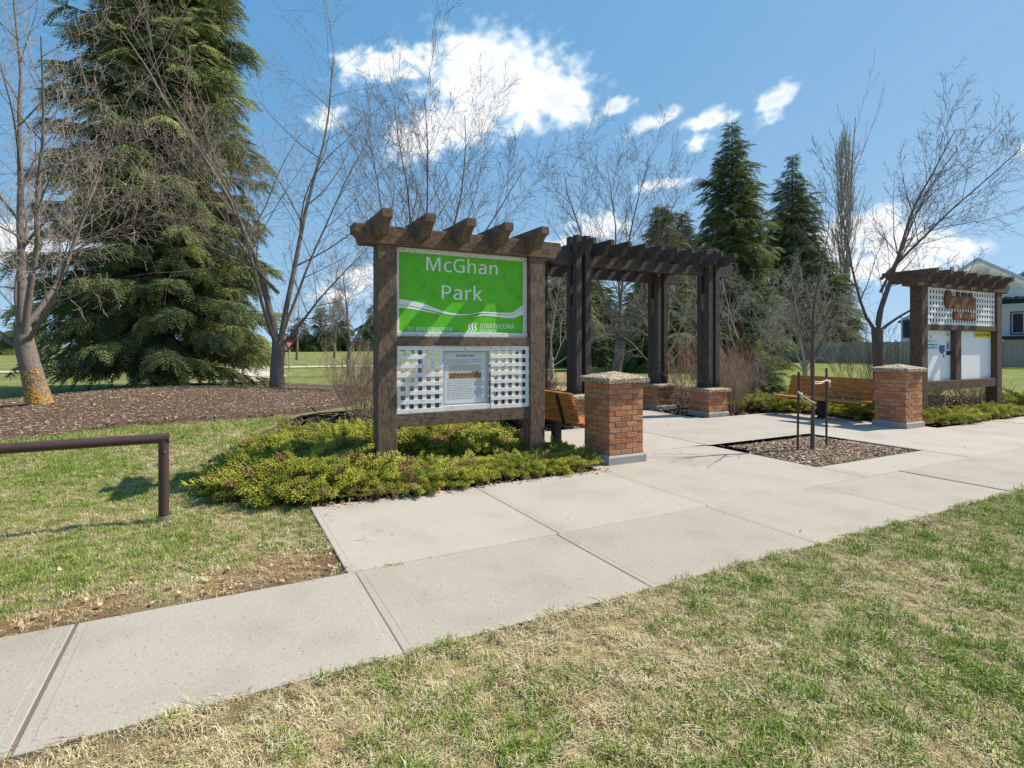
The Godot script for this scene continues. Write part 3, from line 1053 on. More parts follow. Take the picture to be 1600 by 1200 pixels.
# flat print: rows of small type round an old sepia landscape photograph
func poster_image() -> Image:
	var im := Image.create(320, 360, false, Image.FORMAT_RGB8)
	im.fill(Color(0.8, 0.82, 0.82))
	var r := RandomNumberGenerator.new()
	r.seed = 12
	for row in 24:
		if row >= 3 and row < 11:
			continue
		var y := 52 + row * 12
		var x := 22
		while x < 292 and not (row in [2, 16, 23] and x > 190):
			var w := r.randi_range(6, 26)
			im.fill_rect(Rect2i(x, y, mini(w, 296 - x), 3), Color(0.47, 0.48, 0.5))
			for q in r.randi_range(1, 4):
				im.fill_rect(Rect2i(x + r.randi_range(0, w), y - 2, 2, 6), Color(0.5, 0.51, 0.53))
			x += w + r.randi_range(4, 7)
	var f := FastNoiseLite.new()
	f.frequency = 0.03
	f.fractal_octaves = 5
	for y in 96:
		for x in 250:
			var hill := 60.0 + 5.0 * f.get_noise_1d(x * 1.2) + (-14.0 if x > 172 and x < 226 else 0.0) * (0.5 + 0.5 * absf(sin(x * 0.11)))
			var n := f.get_noise_2d(x * 2.0, y * 2.0)
			var c := Color(0.74, 0.74, 0.71).lerp(Color(0.62, 0.6, 0.55), clampf(n * 1.6, 0.0, 1.0))
			if y > hill:
				c = Color(0.42, 0.32, 0.2).lerp(Color(0.62, 0.49, 0.33), clampf(0.5 + n * 1.4, 0.0, 1.0))
				if y < hill + 10.0:
					c = c.darkened(0.35 * clampf(0.5 + f.get_noise_2d(x * 6.0, 9.0) * 2.0, 0.0, 1.0))
			im.set_pixel(35 + x, 88 + y, c)
	return im

func make_notice_board() -> void:
	var s := thing("notice_board", "wide brown timber notice board with carved sign and two white panels", "notice board")
	var w: Material = mats.board_timber
	timber_y(s, "post", 13.22, 13.46, -0.3, 2.84, 6.4, 6.64, w)
	timber_y(s, "post", 16.57, 16.81, -0.3, 2.84, 6.4, 6.64, w)
	var ge := Geo.new()
	ge.extrude(coved(4.3, 0.22, 0.085, 0.1), P(12.86, 6.66, 2.835), Vector3.RIGHT, Vector3.UP, 0.28, 0.007, uvshift())
	part(s, "beam", ge.mesh(w))
	for k in 7:
		var u := 13.06 + 0.553 * k
		timber_v(s, "rafter", coved(1.06, 0.255, 0.16, 0.095), u - 0.125, u, 7.06, 2.9, w)
	timber_u(s, "rail", 13.46, 16.57, 1.905, 2.025, 6.415, 6.6, w)
	timber_u(s, "rail", 13.46, 16.57, 0.59, 0.79, 6.415, 6.6, w)
	timber_y(s, "mullion", 14.68, 14.92, 0.791, 1.904, 6.42, 6.6, w)
	lattice(s, 13.461, 16.569, 2.026, 2.833, 26, 7, 6.45, 0.07)
	for e in [[13.461, 14.679, "white notice panel with small pinned notices"], [14.921, 16.569, "bare white notice panel with yellow strip at its top corner"]]:
		var p := plate(s, "notice_panel", e[0], e[1], 0.792, 1.903, 6.53, 0.02, mats.paper)
		p.set_meta("label", e[2])
		if e[0] < 14.0:
			var list := [[13.62, 14.12, 1.5, 1.6, "notice_teal"], [13.63, 14.1, 1.665, 1.672, "notice_dark"], [13.63, 13.95, 1.645, 1.65, "notice_dark"], [14.19, 14.42, 1.43, 1.57, "notice_navy"], [14.24, 14.37, 1.385, 1.429, "notice_navy"], [14.49, 14.67, 1.35, 1.44, "notice_dark"], [14.49, 14.67, 1.441, 1.66, "notice_violet"], [13.94, 14.1, 1.52, 1.58, "notice_sky"], [13.8, 13.88, 1.72, 1.79, "notice_violet"], [14.36, 14.4, 1.3, 1.36, "notice_dark"], [14.52, 14.58, 1.5, 1.6, "notice_navy"], [13.66, 13.9, 1.535, 1.565, "letter_white"], [14.5, 14.62, 1.78, 1.84, "notice_violet"]]
			for k in list.size():
				var q: Array = list[k]
				plate(p, "notice", q[0], q[1], q[2], q[3], 6.522 - (0.004 if k in [7, 10, 11] else 0.0), 0.003, mats[q[4]])
		else:
			var y := plate(p, "yellow_notice", 15.75, 16.56, 1.755, 1.9, 6.522, 0.004, mats.notice_yellow)
			plate(p, "printed_strip", 15.8, 16.52, 1.79, 1.85, 6.52, 0.0015, mats.notice_olive)
	# dark backing behind the lattice, and carved boards fixed in front of it
	plate(s, "backing_board", 13.462, 16.568, 2.027, 2.832, 6.52, 0.02, mats.dark_timber)
	var cm: Material = mats.carved_wood
	var oval := PackedVector2Array()
	for k in 24:
		var a := TAU * k / 24.0
		oval.append(Vector2(cos(a) * 0.16, 0.21 * sin(a)))
	var og := Geo.new()
	og.extrude(oval, P(14.36, 6.449, 2.59), Vector3.RIGHT, Vector3.UP, 0.045, 0.012)
	part(s, "carved_board", og.mesh(cm))
	og = Geo.new()
	var top := PackedVector2Array([Vector2(0, 0), Vector2(1.06, 0), Vector2(1.06, 0.27)])
	for e in [[0.92, 0.76], [0.64, 0.48], [0.36, 0.2]]:
		top.append_array(PackedVector2Array([Vector2(e[0], 0.28), Vector2(e[0] - 0.01, 0.35), Vector2(e[0] - 0.03, 0.38), Vector2(e[1] + 0.03, 0.38), Vector2(e[1] + 0.01, 0.34), Vector2(e[1], 0.285)]))
	top.append(Vector2(0, 0.28))
	og.extrude(top, P(14.53, 6.449, 2.4), Vector3.RIGHT, Vector3.UP, 0.03, 0.006)
	var cb := part(s, "carved_board", og.mesh(cm))
	for k in 10:
		var u := 14.6 + 0.047 * k + (0.33 if k > 4 else 0.0)
		var h: float = [0.08, 0.12, 0.16, 0.13, 0.09][k % 5]
		var fl := Geo.new()
		fl.extrude(PackedVector2Array([Vector2(0, 0), Vector2(0.036, 0), Vector2(0.026, h * 0.7), Vector2(0.018, h)]), P(u, 6.4185, 2.415), Vector3.RIGHT, Vector3.UP, 0.008, 0.002)
		part(cb, "carving", fl.mesh(mats.carved_tan))
	og = Geo.new()
	og.extrude(rect(1.0, 0.19, 0.02), P(14.58, 6.449, 2.14), Vector3.RIGHT, Vector3.UP, 0.03, 0.006)
	cb = part(s, "carved_board", og.mesh(cm))
	for k in 9:
		var fl := Geo.new()
		fl.extrude(rect(0.02 + 0.016 * (k % 3), 0.1, 0.006), P(14.64 + 0.1 * k, 6.4185, 2.18 + 0.012 * (k % 2)), Vector3.RIGHT, Vector3.UP, 0.007, 0.002)
		part(cb, "carving", fl.mesh(mats.carved_tan))

# ---------- masonry ----------

var brick_meshes := []

func make_pillar(u: float, v: float, courses: int, plinth_h: float, apex: float, label: String, called: String, group: String) -> Node3D:
	var s := thing(called, label, "pillar", P(u, v), 0.0, group)
	var ge := Geo.new()
	var hw := 0.315
	var rings := [[hw, -0.1], [hw, plinth_h - 0.025], [hw - 0.022, plinth_h]]
	square_stack(ge, rings)
	part(s, "plinth", ge.mesh(mats.plinth_concrete))
	var pitch := 0.0725
	var core := Geo.new()
	core.box(Vector3(-0.279, plinth_h - 0.02, -0.279), Vector3(0.279, plinth_h + courses * pitch, 0.279))
	part(s, "mortar_core", core.mesh(mats.mortar))
	if brick_meshes.is_empty():
		for k in 4:
			var bg := Geo.new()
			var r := RandomNumberGenerator.new()
			r.seed = 900 + k
			bg.extrude(PackedVector2Array([Vector2(0, r.randf() * 0.002), Vector2(0.18, 0), Vector2(0.181 - r.randf() * 0.002, 0.0625), Vector2(0.001, 0.062)]), Vector3(-0.09, 0, -0.045), Vector3.RIGHT, Vector3.UP, 0.09, 0.003)
			brick_meshes.append(bg.mesh(mats.brick_0))
	for k in courses:
		var y := plinth_h + k * pitch + 0.006
		for side in 4:
			var wide := (side + k) % 2 == 0
			var cnt := 3 if wide else 2
			for b in cnt:
				var off := (b - (cnt - 1) / 2.0) * 0.19
				var o := part(s, "brick", brick_meshes[rng.randi() % 4], Vector3.ZERO, mats["brick_%d" % [0, 1, 2, 3, 0, 1, 4, 5][rng.randi() % 8]])
				o.transform = Transform3D(Basis(Vector3.UP, side * PI / 2.0), Vector3.ZERO).translated_local(Vector3(off, y, 0.285 - 0.045 + rng.randf_range(-0.0015, 0.002)))
	var top := plinth_h + courses * pitch + 0.002
	var cap := Geo.new()
	square_stack(cap, [[0.0, top], [0.335, top], [0.345, top + 0.012], [0.345, top + 0.062], [0.33, top + 0.075], [0.02, apex]])
	part(s, "cap", cap.mesh(mats.pebbled_concrete))
	return s

func square_stack(ge: Geo, rings: Array) -> void:
	var prev := []
	for r in rings:
		var h: float = r[0]
		var y: float = r[1]
		var now := [Vector3(-h, y, h), Vector3(h, y, h), Vector3(h, y, -h), Vector3(-h, y, -h)]
		if prev:
			for k in 4:
				ge.quad(prev[k], prev[(k + 1) % 4], now[(k + 1) % 4], now[k], Vector2(0, 0), Vector2(h * 2.0, 0), Vector2(h * 2.0, 0.3), Vector2(0, 0.3))
		prev = now
	ge.quad(prev[0], prev[1], prev[2], prev[3])

func make_pergola() -> void:
	for a in [[6.25, 9.05, "low brick pier under the pergola, front left, half hidden behind the near pillar"], [9.78, 9.05, "low brick pier under the pergola's front right posts"], [6.25, 10.65, "low brick pier under the pergola's rear left posts"], [9.75, 10.65, "low brick pier under the pergola's rear right posts"]]:
		make_pillar(a[0], a[1], 6, 0.1, 0.64, a[2], "pergola_pier", "brick piers carrying the pergola")
	var s := thing("pergola", "dark stained timber pergola on four low brick piers", "pergola")
	var w: Material = mats.dark_timber
	for a in [[6.25, 9.05], [9.78, 9.05], [6.25, 10.65], [9.75, 10.65]]:
		for q in [[-1, -1], [1, -1], [-1, 1], [1, 1]]:
			var u: float = a[0] + q[0] * 0.108
			var v: float = a[1] + q[1] * 0.108
			timber_y(s, "post", u - 0.066, u + 0.066, 0.6, 3.7, v - 0.066, v + 0.066, w)
			var br := plate(s, "post_shoe", u - 0.05, u + 0.05, 0.62, 0.78, v - 0.071, 0.0045, mats.black_steel)
			var bg := Geo.new()
			bg.tube(PackedVector3Array([P(u, v - 0.07, 0.73), P(u, v - 0.082, 0.73)]), PackedFloat32Array([0.014, 0.012]), 8, true)
			part(br, "bolt", bg.mesh(mats.bolt_steel))
		timber_y(s, "spacer", a[0] - 0.16, a[0] - 0.056, 0.64, 2.35, a[1] - 0.04, a[1] + 0.04, w)
	for v in [9.05, 10.65]:
		var ge := Geo.new()
		ge.extrude(coved(5.0, 0.28, 0.1, 0.13), P(5.53, v + 0.038, 3.12), Vector3.RIGHT, Vector3.UP, 0.076, 0.006, uvshift())
		part(s, "beam", ge.mesh(w))
	for k in 10:
		var u := 6.16 + 0.4165 * k
		timber_v(s, "rafter", coved(2.9, 0.25, 0.2, 0.1), u - 0.045, u + 0.045, 11.3, 3.315, w)
		var bg := Geo.new()
		bg.tube(PackedVector3Array([P(u - 0.06, 9.013, 3.22), P(u - 0.06, 8.995, 3.22)]), PackedFloat32Array([0.018, 0.016]), 8, true)
		part(s, "bolt", bg.mesh(mats.black_steel))

# ---------- furniture ----------

func make_bench(u: float, v: float, turn: float, label: String) -> void:
	var s := thing("park_bench", label, "bench", P(u, v), turn, "cedar slat benches on the plaza")
	var st: Material = mats.black_steel
	var ge := Geo.new()
	ge.box(Vector3(-0.06, -0.05, -0.09), Vector3(0.06, 0.36, 0.03))
	part(s, "pedestal", ge.mesh(st))
	ge = Geo.new()
	ge.box(Vector3(-0.13, -0.002, -0.16), Vector3(0.13, 0.012, 0.1))
	part(s, "base_plate", ge.mesh(st))
	ge = Geo.new()
	ge.box(Vector3(-0.8, 0.36, -0.07), Vector3(0.8, 0.399, 0.02))
	part(s, "seat_bar", ge.mesh(st))
	for x in [-0.55, 0.55]:
		ge = Geo.new()
		ge.box(Vector3(x - 0.025, 0.372, -0.25), Vector3(x + 0.025, 0.401, 0.23))
		part(s, "seat_bracket", ge.mesh(st))
		ge = Geo.new()
		ge.extrude(rect(0.5, 0.028, 0.004), Vector3(x - 0.025, 0.39, -0.255), Vector3(0, 0.956, -0.292), Vector3(0, -0.292, -0.956), 0.05, 0.003)
		part(s, "back_bracket", ge.mesh(st))
	var wood: Material = mats.cedar
	for k in 4:
		ge = Geo.new()
		ge.extrude(rect(1.9, 0.11, 0.006), Vector3(-0.95, 0.4025, -0.11 + 0.118 * k), Vector3.RIGHT, Vector3.FORWARD, 0.042, 0.005, uvshift())
		part(s, "seat_slat", ge.mesh(wood))
	for k in 4:
		ge = Geo.new()
		var o := Vector3(-0.95, 0.455, -0.275) + Vector3(0, 0.956, -0.292) * 0.112 * k
		ge.extrude(rect(1.9, 0.103, 0.006), o, Vector3.RIGHT, Vector3(0, 0.956, -0.292), 0.042, 0.005, uvshift())
		part(s, "back_slat", ge.mesh(wood))

func make_rail() -> void:
	var s := thing("barrier_rail", "brown painted steel pipe barrier rail at the lawn edge", "barrier rail", P(-0.43, 5.81))
	var ge := Geo.new()
	ge.tube(PackedVector3Array([Vector3(0.043, 0.735, 0), Vector3(-9.0, 0.735, 0)]), PackedFloat32Array([0.043, 0.043]), 20, true)
	part(s, "rail", ge.mesh(mats.rail_paint))
	for x in [0.0, -2.6, -5.2, -7.8]:
		ge = Geo.new()
		ge.tube(PackedVector3Array([Vector3(x, -0.3, 0), Vector3(x, 0.72, 0)]), PackedFloat32Array([0.0415, 0.0415]), 20, true)
		var p := part(s, "post", ge.mesh(mats.rail_paint))
		ge = Geo.new()
		ge.tube(PackedVector3Array([Vector3(x, -0.05, 0), Vector3(x, 0.035, 0), Vector3(x, 0.05, 0)]), PackedFloat32Array([0.047, 0.047, 0.043]), 16, true)
		part(p, "weathered_foot", ge.mesh(mats.bolt_steel))
		if x == 0.0:
			ge = Geo.new()
			ge.tube(PackedVector3Array([Vector3(x + 0.012, 0.62, 0.038), Vector3(x + 0.014, 0.62, 0.049)]), PackedFloat32Array([0.009, 0.007]), 8, true)
			part(p, "bolt", ge.mesh(mats.bolt_steel))

func make_stakes() -> void:
	for a in [[7.61, 5.34, 1.2, 0.03, "rusty steel stake left of the young plaza tree"], [8.35, 5.37, 1.24, 0.0, "rusty steel stake right of the young plaza tree"]]:
		var s := thing("tree_stake", a[4], "stake", P(a[0], a[1], -0.03), 0.0, "stakes holding the young tree")
		var ge := Geo.new()
		ge.tube(PackedVector3Array([Vector3(0, -0.2, 0), Vector3(a[3] * 0.5, 0.6, 0), Vector3(a[3], a[2], 0)]), PackedFloat32Array([0.016, 0.016, 0.016]), 8, true)
		part(s, "rod", ge.mesh(mats.stake))
		var tie := thing("tree_tie", "pale fabric tie from the %s stake to the young tree trunk" % ("left" if a[0] < 8.0 else "right"), "tie", P(a[0], a[1], -0.03))
		ge = Geo.new()
		var y: float = 0.86 if a[0] < 8.0 else 1.02
		var to := Vector3(7.86 - a[0], y - (0.16 if a[0] < 8.0 else 0.0), 5.37 - 5.28)
		var from := Vector3(a[3] * 0.8, y, 0)
		for k in 2:
			var drop := Vector3(0, 0.03 * k, 0.018 * (k * 2 - 1))
			ge.tube(PackedVector3Array([from + drop, from.lerp(to, 0.5) + drop + Vector3(0, -0.015, 0), to + drop]), PackedFloat32Array([0.011, 0.009, 0.011]), 6, true)
		part(tie, "strap", ge.mesh(mats.strap))
		ge = Geo.new()
		ge.tube(PackedVector3Array([from + Vector3(-0.05, 0.05, 0.02), from + Vector3(0.03, 0.0, 0.03), from + Vector3(0.05, 0.04, 0.02)]), PackedFloat32Array([0.01, 0.024, 0.008]), 6, true)
		ge.tube(PackedVector3Array([from + Vector3(0.02, 0.0, 0.03), from + Vector3(0.03, -0.08, 0.035)]), PackedFloat32Array([0.014, 0.006]), 6, true)
		part(tie, "knot", ge.mesh(mats.strap))

func make_small() -> void:
	var s := thing("yield_sign", "small red and white triangular sign on a post beyond the mulch", "sign", P(3.83, 36.4), YAW)
	var ge := Geo.new()
	ge.tube(PackedVector3Array([Vector3(0, -0.3, 0), Vector3(0, 1.75, 0)]), PackedFloat32Array([0.045, 0.045]), 8, true)
	part(s, "post", ge.mesh(mats.fence_board))
	ge = Geo.new()
	ge.extrude(PackedVector2Array([Vector2(0, -0.33), Vector2(0.38, 0.33), Vector2(-0.38, 0.33)]), Vector3(0, 1.6, 0.05), Vector3.RIGHT, Vector3.UP, 0.01, 0.002)
	var f := part(s, "face", ge.mesh(mats.sign_red))
	ge = Geo.new()
	ge.extrude(PackedVector2Array([Vector2(0, -0.12), Vector2(0.17, 0.17), Vector2(-0.17, 0.17)]), Vector3(0, 1.6, 0.061), Vector3.RIGHT, Vector3.UP, 0.004, 0.001)
	part(f, "centre", ge.mesh(mats.letter_white))
	ge = Geo.new()
	var pts := PackedVector3Array()
	var rad := PackedFloat32Array()
	for q in [[-0.1, 8.4], [0.15, 9.1], [0.55, 10.3], [1.1, 11.8], [1.6, 12.85], [2.1, 13.25], [2.9, 13.5], [3.8, 13.9]]:
		pts.append(P(q[0], q[1], 0.018 + 0.012 * sin(q[1] * 3.0)))
		rad.append(0.026)
	ge.tube(pts, rad, 8, true)
	var e := part(self, "lawn_edging", ge.mesh(mats.edging))
	tag(e, "black plastic edging strip curving between lawn and sign bed", "edging")

# ---------- plants ----------

var tr := RandomNumberGenerator.new()

# a limb with its side shoots: thick wood goes to big, thin wood to small
# o: bend (pull added along the way), kids, ratio, angle, levels, sides, wander
func grow(big: Geo, small: Geo, p: Vector3, d: Vector3, l: float, r: float, level: int, o: Dictionary, bend := Vector3.ZERO) -> void:
	var top: int = o.levels
	var segs: int = [9, 7, 5, 4, 3][mini(level, 4)]
	var pts := PackedVector3Array([p])
	var rad := PackedFloat32Array([r])
	var dirs := [d]
	var wander: float = o.wander * (0.6 + 0.35 * level)
	var thin: float = o.thin
	for k in segs:
		d = (d + Vector3(tr.randfn(0, wander), tr.randfn(0, wander) + o.lift * 0.12, tr.randfn(0, wander)) + bend / segs).normalized()
		p += d * l / segs
		pts.append(p)
		rad.append(maxf(lerpf(r, r * 0.16 if level < top else r * 0.5, pow((k + 1.0) / segs, 0.75)), thin))
		dirs.append(d)
	(big if level <= 1 else small).tube(pts, rad, 7 if level == 0 else 5 if level == 1 else 3)
	if level >= top:
		return
	var kids: int = o.kids[level]
	var spin := tr.randf() * TAU
	for k in kids:
		var t := lerpf(0.22 if level == 0 else 0.12, 0.98, (k + tr.randf()) / kids)
		var at := t * segs
		var s := mini(int(at), segs - 1)
		var q := pts[s].lerp(pts[s + 1], at - s)
		var dd: Vector3 = dirs[s + 1]
		spin += 2.4 + tr.randfn(0, 0.5)
		var side := dd.cross(Vector3(cos(spin), 0.15, sin(spin))).normalized()
		var ang := deg_to_rad(o.angle + tr.randfn(0, 9.0))
		var nd := (dd * cos(ang) + side * sin(ang)).normalized()
		var nl: float = l * o.ratio * [1.25, 1.0, 0.95, 0.9][level] * (1.15 - 0.55 * t) * tr.randf_range(0.55, 1.3)
		grow(big, small, q, nd, nl, maxf(lerpf(rad[s], rad[s + 1], at - s) * 0.5, thin), level + 1, o)

func bare_tree(called: String, label: String, at: Vector3, trunk: Array, limbs: Array, o: Dictionary, bark: Material, twigs: Material, sd: int, group := "") -> Node3D:
	tr.seed = sd
	var s := thing(called, label, "tree", at, YAW, group)
	var ge := Geo.new()
	var pts := PackedVector3Array()
	var rad := PackedFloat32Array()
	for q in trunk:
		pts.append(Vector3(q[0], q[1], q[3] if q.size() > 3 else 0.0))
		rad.append(q[2])
	ge.tube(pts, rad, 14)
	part(s, "trunk", ge.mesh(bark))
	var big := Geo.new()
	var small := Geo.new()
	for q in limbs:
		grow(big, small, Vector3(q[0], q[1], q[2]), Vector3(q[3], q[4], q[5]).normalized(), q[6], q[7], 0, o, q[8] if q.size() > 8 else Vector3.ZERO)
	part(s, "limbs", big.mesh(bark))
	if small.v.size():
		var c := part(s, "crown", small.mesh(twigs))
		c.set_meta("kind", "stuff")
	return s

func make_bare_trees() -> void:
	var o := {"levels": 3, "kids": [11, 9, 7], "ratio": 0.44, "angle": 45.0, "lift": 0.3, "wander": 0.1, "thin": 0.0036}
	var gb: Material = mats.grey_bark
	var tw: Material = mats.twig_bark
	var t := bare_tree("bare_tree", "leaning bare tree with orange lichen at its foot, by the left edge", P(-3.6, 16.14, berm_height(-3.6, 16.14)), [[0.06, -0.2, 0.29], [0, 0.12, 0.245], [-0.1, 0.5, 0.215], [-0.22, 0.95, 0.195], [-0.33, 1.4, 0.19], [-0.36, 1.75, 0.15]],
		[[-0.36, 1.65, 0, -0.06, 1, 0.05, 7.6, 0.108], [-0.28, 1.5, 0.05, 0.2, 0.97, 0.1, 6.4, 0.083, Vector3(0.15, 0.1, 0)], [-0.28, 1.35, 0, 0.62, 0.75, 0.25, 4.2, 0.061, Vector3(0.1, 0.5, 0)], [-0.4, 1.25, 0, -0.85, 0.5, 0.2, 3.4, 0.072, Vector3(0, 0.5, 0)], [-0.38, 1.5, 0, -0.5, 0.86, -0.4, 5.2, 0.072], [-0.34, 1.7, 0, 0.3, 0.9, -0.5, 5.6, 0.072]], o, gb, tw, 11)
	var ge := Geo.new()
	var lr := RandomNumberGenerator.new()
	lr.seed = 5
	for k in 260:
		var a := lr.randf() * 2.4 + 0.1
		var h := pow(lr.randf(), 1.8) * 0.75
		var cx := lerpf(0.03, -0.16, h / 0.75)
		var rr := lerpf(0.262, 0.215, minf(h / 0.5, 1.0))
		var n := Vector3(cos(a - 0.4), 0.1, sin(a - 0.4)).normalized()
		var x := Vector3(-n.z, 0, n.x)
		var c := Vector3(cx, h, 0) + n * (rr - 0.004)
		var sz := lr.randf_range(0.012, 0.034)
		var prev := Vector3.ZERO
		for q in 7:
			var b := TAU * q / 6.0
			var e := c + x * cos(b) * sz * lr.randf_range(0.6, 1.0) + Vector3.UP * sin(b) * sz * lr.randf_range(0.7, 1.3)
			if q:
				ge.tri(c + n * 0.008, prev, e)
			prev = e
	part(t, "lichen", ge.mesh(mats.lichen)).set_meta("kind", "stuff")
	t = bare_tree("bare_tree", "bare spreading tree with forked trunk in front of the big spruce", P(1.65, 19.14, berm_height(1.65, 19.14)), [[0.0, -0.2, 0.3], [0, 0.1, 0.235], [0.0, 0.6, 0.205], [0.04, 1.1, 0.2], [0.06, 1.5, 0.21]],
		[[0.0, 1.35, 0, -0.14, 1, 0.1, 10.5, 0.12, Vector3(-0.42, 0, 0.1)], [0.1, 1.4, 0, 0.08, 1, -0.05, 10.5, 0.101, Vector3(0.05, 0.2, 0)], [0.12, 1.35, 0, 0.72, 0.66, 0.1, 4.2, 0.055, Vector3(0.2, 0.1, 0)], [0.0, 1.3, 0, -0.12, 0.9, 0.45, 7.0, 0.072, Vector3(-0.5, 0, 0)], [0.08, 1.4, 0, 0.2, 0.95, -0.3, 7.5, 0.06, Vector3(0.25, 0.1, 0)], [0.1, 3.0, 0.1, -0.6, 0.7, 0.4, 5.0, 0.050]], o, gb, tw, 23)
	var o2 := {"levels": 3, "kids": [13, 10, 7], "ratio": 0.39, "angle": 38.0, "lift": 0.38, "wander": 0.085, "thin": 0.0042}
	bare_tree("bare_tree", "slender many stemmed bare tree rising behind the green name board", P(6.06, 18.28), [[0, -0.2, 0.24], [0, 0.5, 0.18], [0, 1.3, 0.17]],
		[[0, 1.0, 0, -0.16, 1, 0, 9.0, 0.072], [0.02, 1.1, 0, 0.04, 1, 0.1, 8.6, 0.072], [0.04, 1.1, 0, 0.24, 0.95, 0, 8.8, 0.072], [0.04, 1.0, 0, 0.46, 0.86, -0.1, 7.8, 0.065], [0, 0.9, 0, -0.4, 0.9, 0.1, 8.0, 0.058]], o2, mats.dark_twig, mats.dark_twig, 31)
	bare_tree("bare_tree", "vase shaped bare tree framed by the pergola posts", P(15.25, 19.1), [[-0.1, -0.2, 0.27], [-0.1, 0.3, 0.22], [0.02, 1.1, 0.2], [0.1, 1.75, 0.22]],
		[[0.05, 1.65, 0, -0.34, 0.95, 0, 7.6, 0.083, Vector3(-0.1, 0.1, 0)], [0.08, 1.7, 0, -0.1, 1, 0.1, 7.8, 0.072], [0.12, 1.7, 0, 0.1, 1, -0.1, 7.6, 0.072], [0.14, 1.65, 0, 0.36, 0.92, 0.05, 7.2, 0.072, Vector3(0.1, 0.2, 0)], [0.15, 1.6, 0, 0.65, 0.75, 0, 5.5, 0.058, Vector3(0.1, 0.3, 0)]], o2, gb, mats.dark_twig, 47)
	bare_tree("bare_tree", "bare tree with long limbs sweeping right behind the notice board", P(17.82, 9.82), [[0.06, -0.2, 0.2], [0.03, 0.4, 0.155], [0.0, 1.2, 0.145], [-0.04, 2.1, 0.16]],
		[[-0.02, 2.0, 0, 0.06, 1, 0, 6.6, 0.072, Vector3(0.75, 0.1, 0)], [0.08, 3.6, 0, 0.6, 0.75, 0.05, 5.6, 0.050, Vector3(0.45, -0.15, 0)], [-0.08, 2.0, 0, -0.6, 0.8, 0, 4.8, 0.054, Vector3(0.05, 0.45, 0)], [0.02, 2.0, 0, 0.75, 0.66, 0.2, 3.0, 0.050, Vector3(0.3, 0, 0)], [0.06, 3.2, 0, 0.5, 0.85, -0.2, 5.2, 0.043, Vector3(0.4, 0, 0)], [-0.05, 2.2, 0, -0.1, 1, 0.3, 3.4, 0.043]], {"levels": 3, "kids": [12, 9, 6], "ratio": 0.4, "angle": 36.0, "lift": 0.2, "wander": 0.09, "thin": 0.0038}, mats.dark_twig, mats.dark_twig, 53)
	var o3 := {"levels": 3, "kids": [9, 8, 5], "ratio": 0.46, "angle": 44.0, "lift": 0.15, "wander": 0.12, "thin": 0.0045}
	for a in [["pale twiggy bare tree tangled in front of the tall spruce", 18.43, 15.16, 61, 0.85], ["pale twiggy bare tree between the young tree and the poplar", 20.4, 14.0, 67, 0.72], ["pale twiggy bare tree behind the pergola's right posts", 17.2, 18.6, 71, 0.95], ["pale twiggy bare tree seen between the sign and the pergola", 14.6, 23.5, 73, 1.0]]:
		var h: float = a[4]
		bare_tree("bare_tree", a[0], P(a[1], a[2]), [[0, -0.2, 0.14], [0.02, 0.5, 0.1], [0.0, 1.0, 0.1]],
			[[0, 0.7, 0, -0.12, 1, 0, 5.2 * h, 0.043], [0, 0.6, 0, 0.4, 0.9, 0.1, 4.6 * h, 0.040], [0, 0.5, 0, -0.5, 0.85, 0.1, 4.4 * h, 0.040], [0, 0.6, 0, 0.1, 0.9, 0.5, 4.2 * h, 0.036], [0, 0.5, 0, 0.75, 0.6, 0, 3.6 * h, 0.032], [0, 0.5, 0, -0.75, 0.55, 0.2, 3.6 * h, 0.032]], o3, mats.silver_twig, mats.silver_twig, a[3], "pale twiggy trees behind the plaza")
	# young tree tied to stakes
	bare_tree("young_tree", "thin young tree with plum bark tied between two stakes in the mulch square", P(7.87, 5.28, -0.03), [[0, -0.1, 0.036], [0, 0.05, 0.03], [0.01, 0.7, 0.027], [0.0, 1.35, 0.03], [0.01, 1.9, 0.022]],
		[[0.01, 1.8, 0, 0.03, 1, 0, 1.9, 0.022], [0, 1.3, 0, -0.5, 0.8, 0.1, 1.2, 0.014, Vector3(0, 0.3, 0)], [0, 1.4, 0, 0.5, 0.85, 0.1, 1.2, 0.014, Vector3(0, 0.3, 0)], [0, 1.6, 0, -0.3, 0.9, -0.3, 1.2, 0.013], [0, 1.7, 0, 0.3, 0.9, 0.4, 1.2, 0.013], [0, 1.9, 0, -0.5, 0.85, 0.3, 1.0, 0.012]], {"levels": 2, "kids": [4, 3], "ratio": 0.36, "angle": 34.0, "lift": 0.3, "wander": 0.09, "thin": 0.0022}, mats.plum_bark, mats.twig_bark, 83)
	# tall narrow poplar
	var lim := [[0.0, 0.5, 0.0, 0.0, 1.0, 0.0, 25.0, 0.28]]
	tr.seed = 9
	for k in 46:
		var y := 1.6 + 19.5 * k / 46.0
		var a := k * 2.4
		lim.append([cos(a) * 0.15, y, sin(a) * 0.15, cos(a) * 0.2, 1.0, sin(a) * 0.2, minf(7.0, 25.0 - y) * tr.randf_range(0.7, 1.0), 0.07, Vector3(-cos(a) * 0.16, 0, -sin(a) * 0.16)])
	bare_tree("poplar_tree", "tall narrow bare poplar beyond the fence", P(59.6, 36.4), [[0, -0.3, 0.5], [0, 1.0, 0.36], [0, 3, 0.3]], lim, {"levels": 2, "kids": [9, 5], "ratio": 0.34, "angle": 17.0, "lift": 0.6, "wander": 0.035, "thin": 0.014}, mats.silver_twig, mats.tan_twig, 97)
	# smaller trees far across the lawn
	var far := {"levels": 3, "kids": [8, 6, 4], "ratio": 0.45, "angle": 38.0, "lift": 0.3, "wander": 0.08, "thin": 0.007}
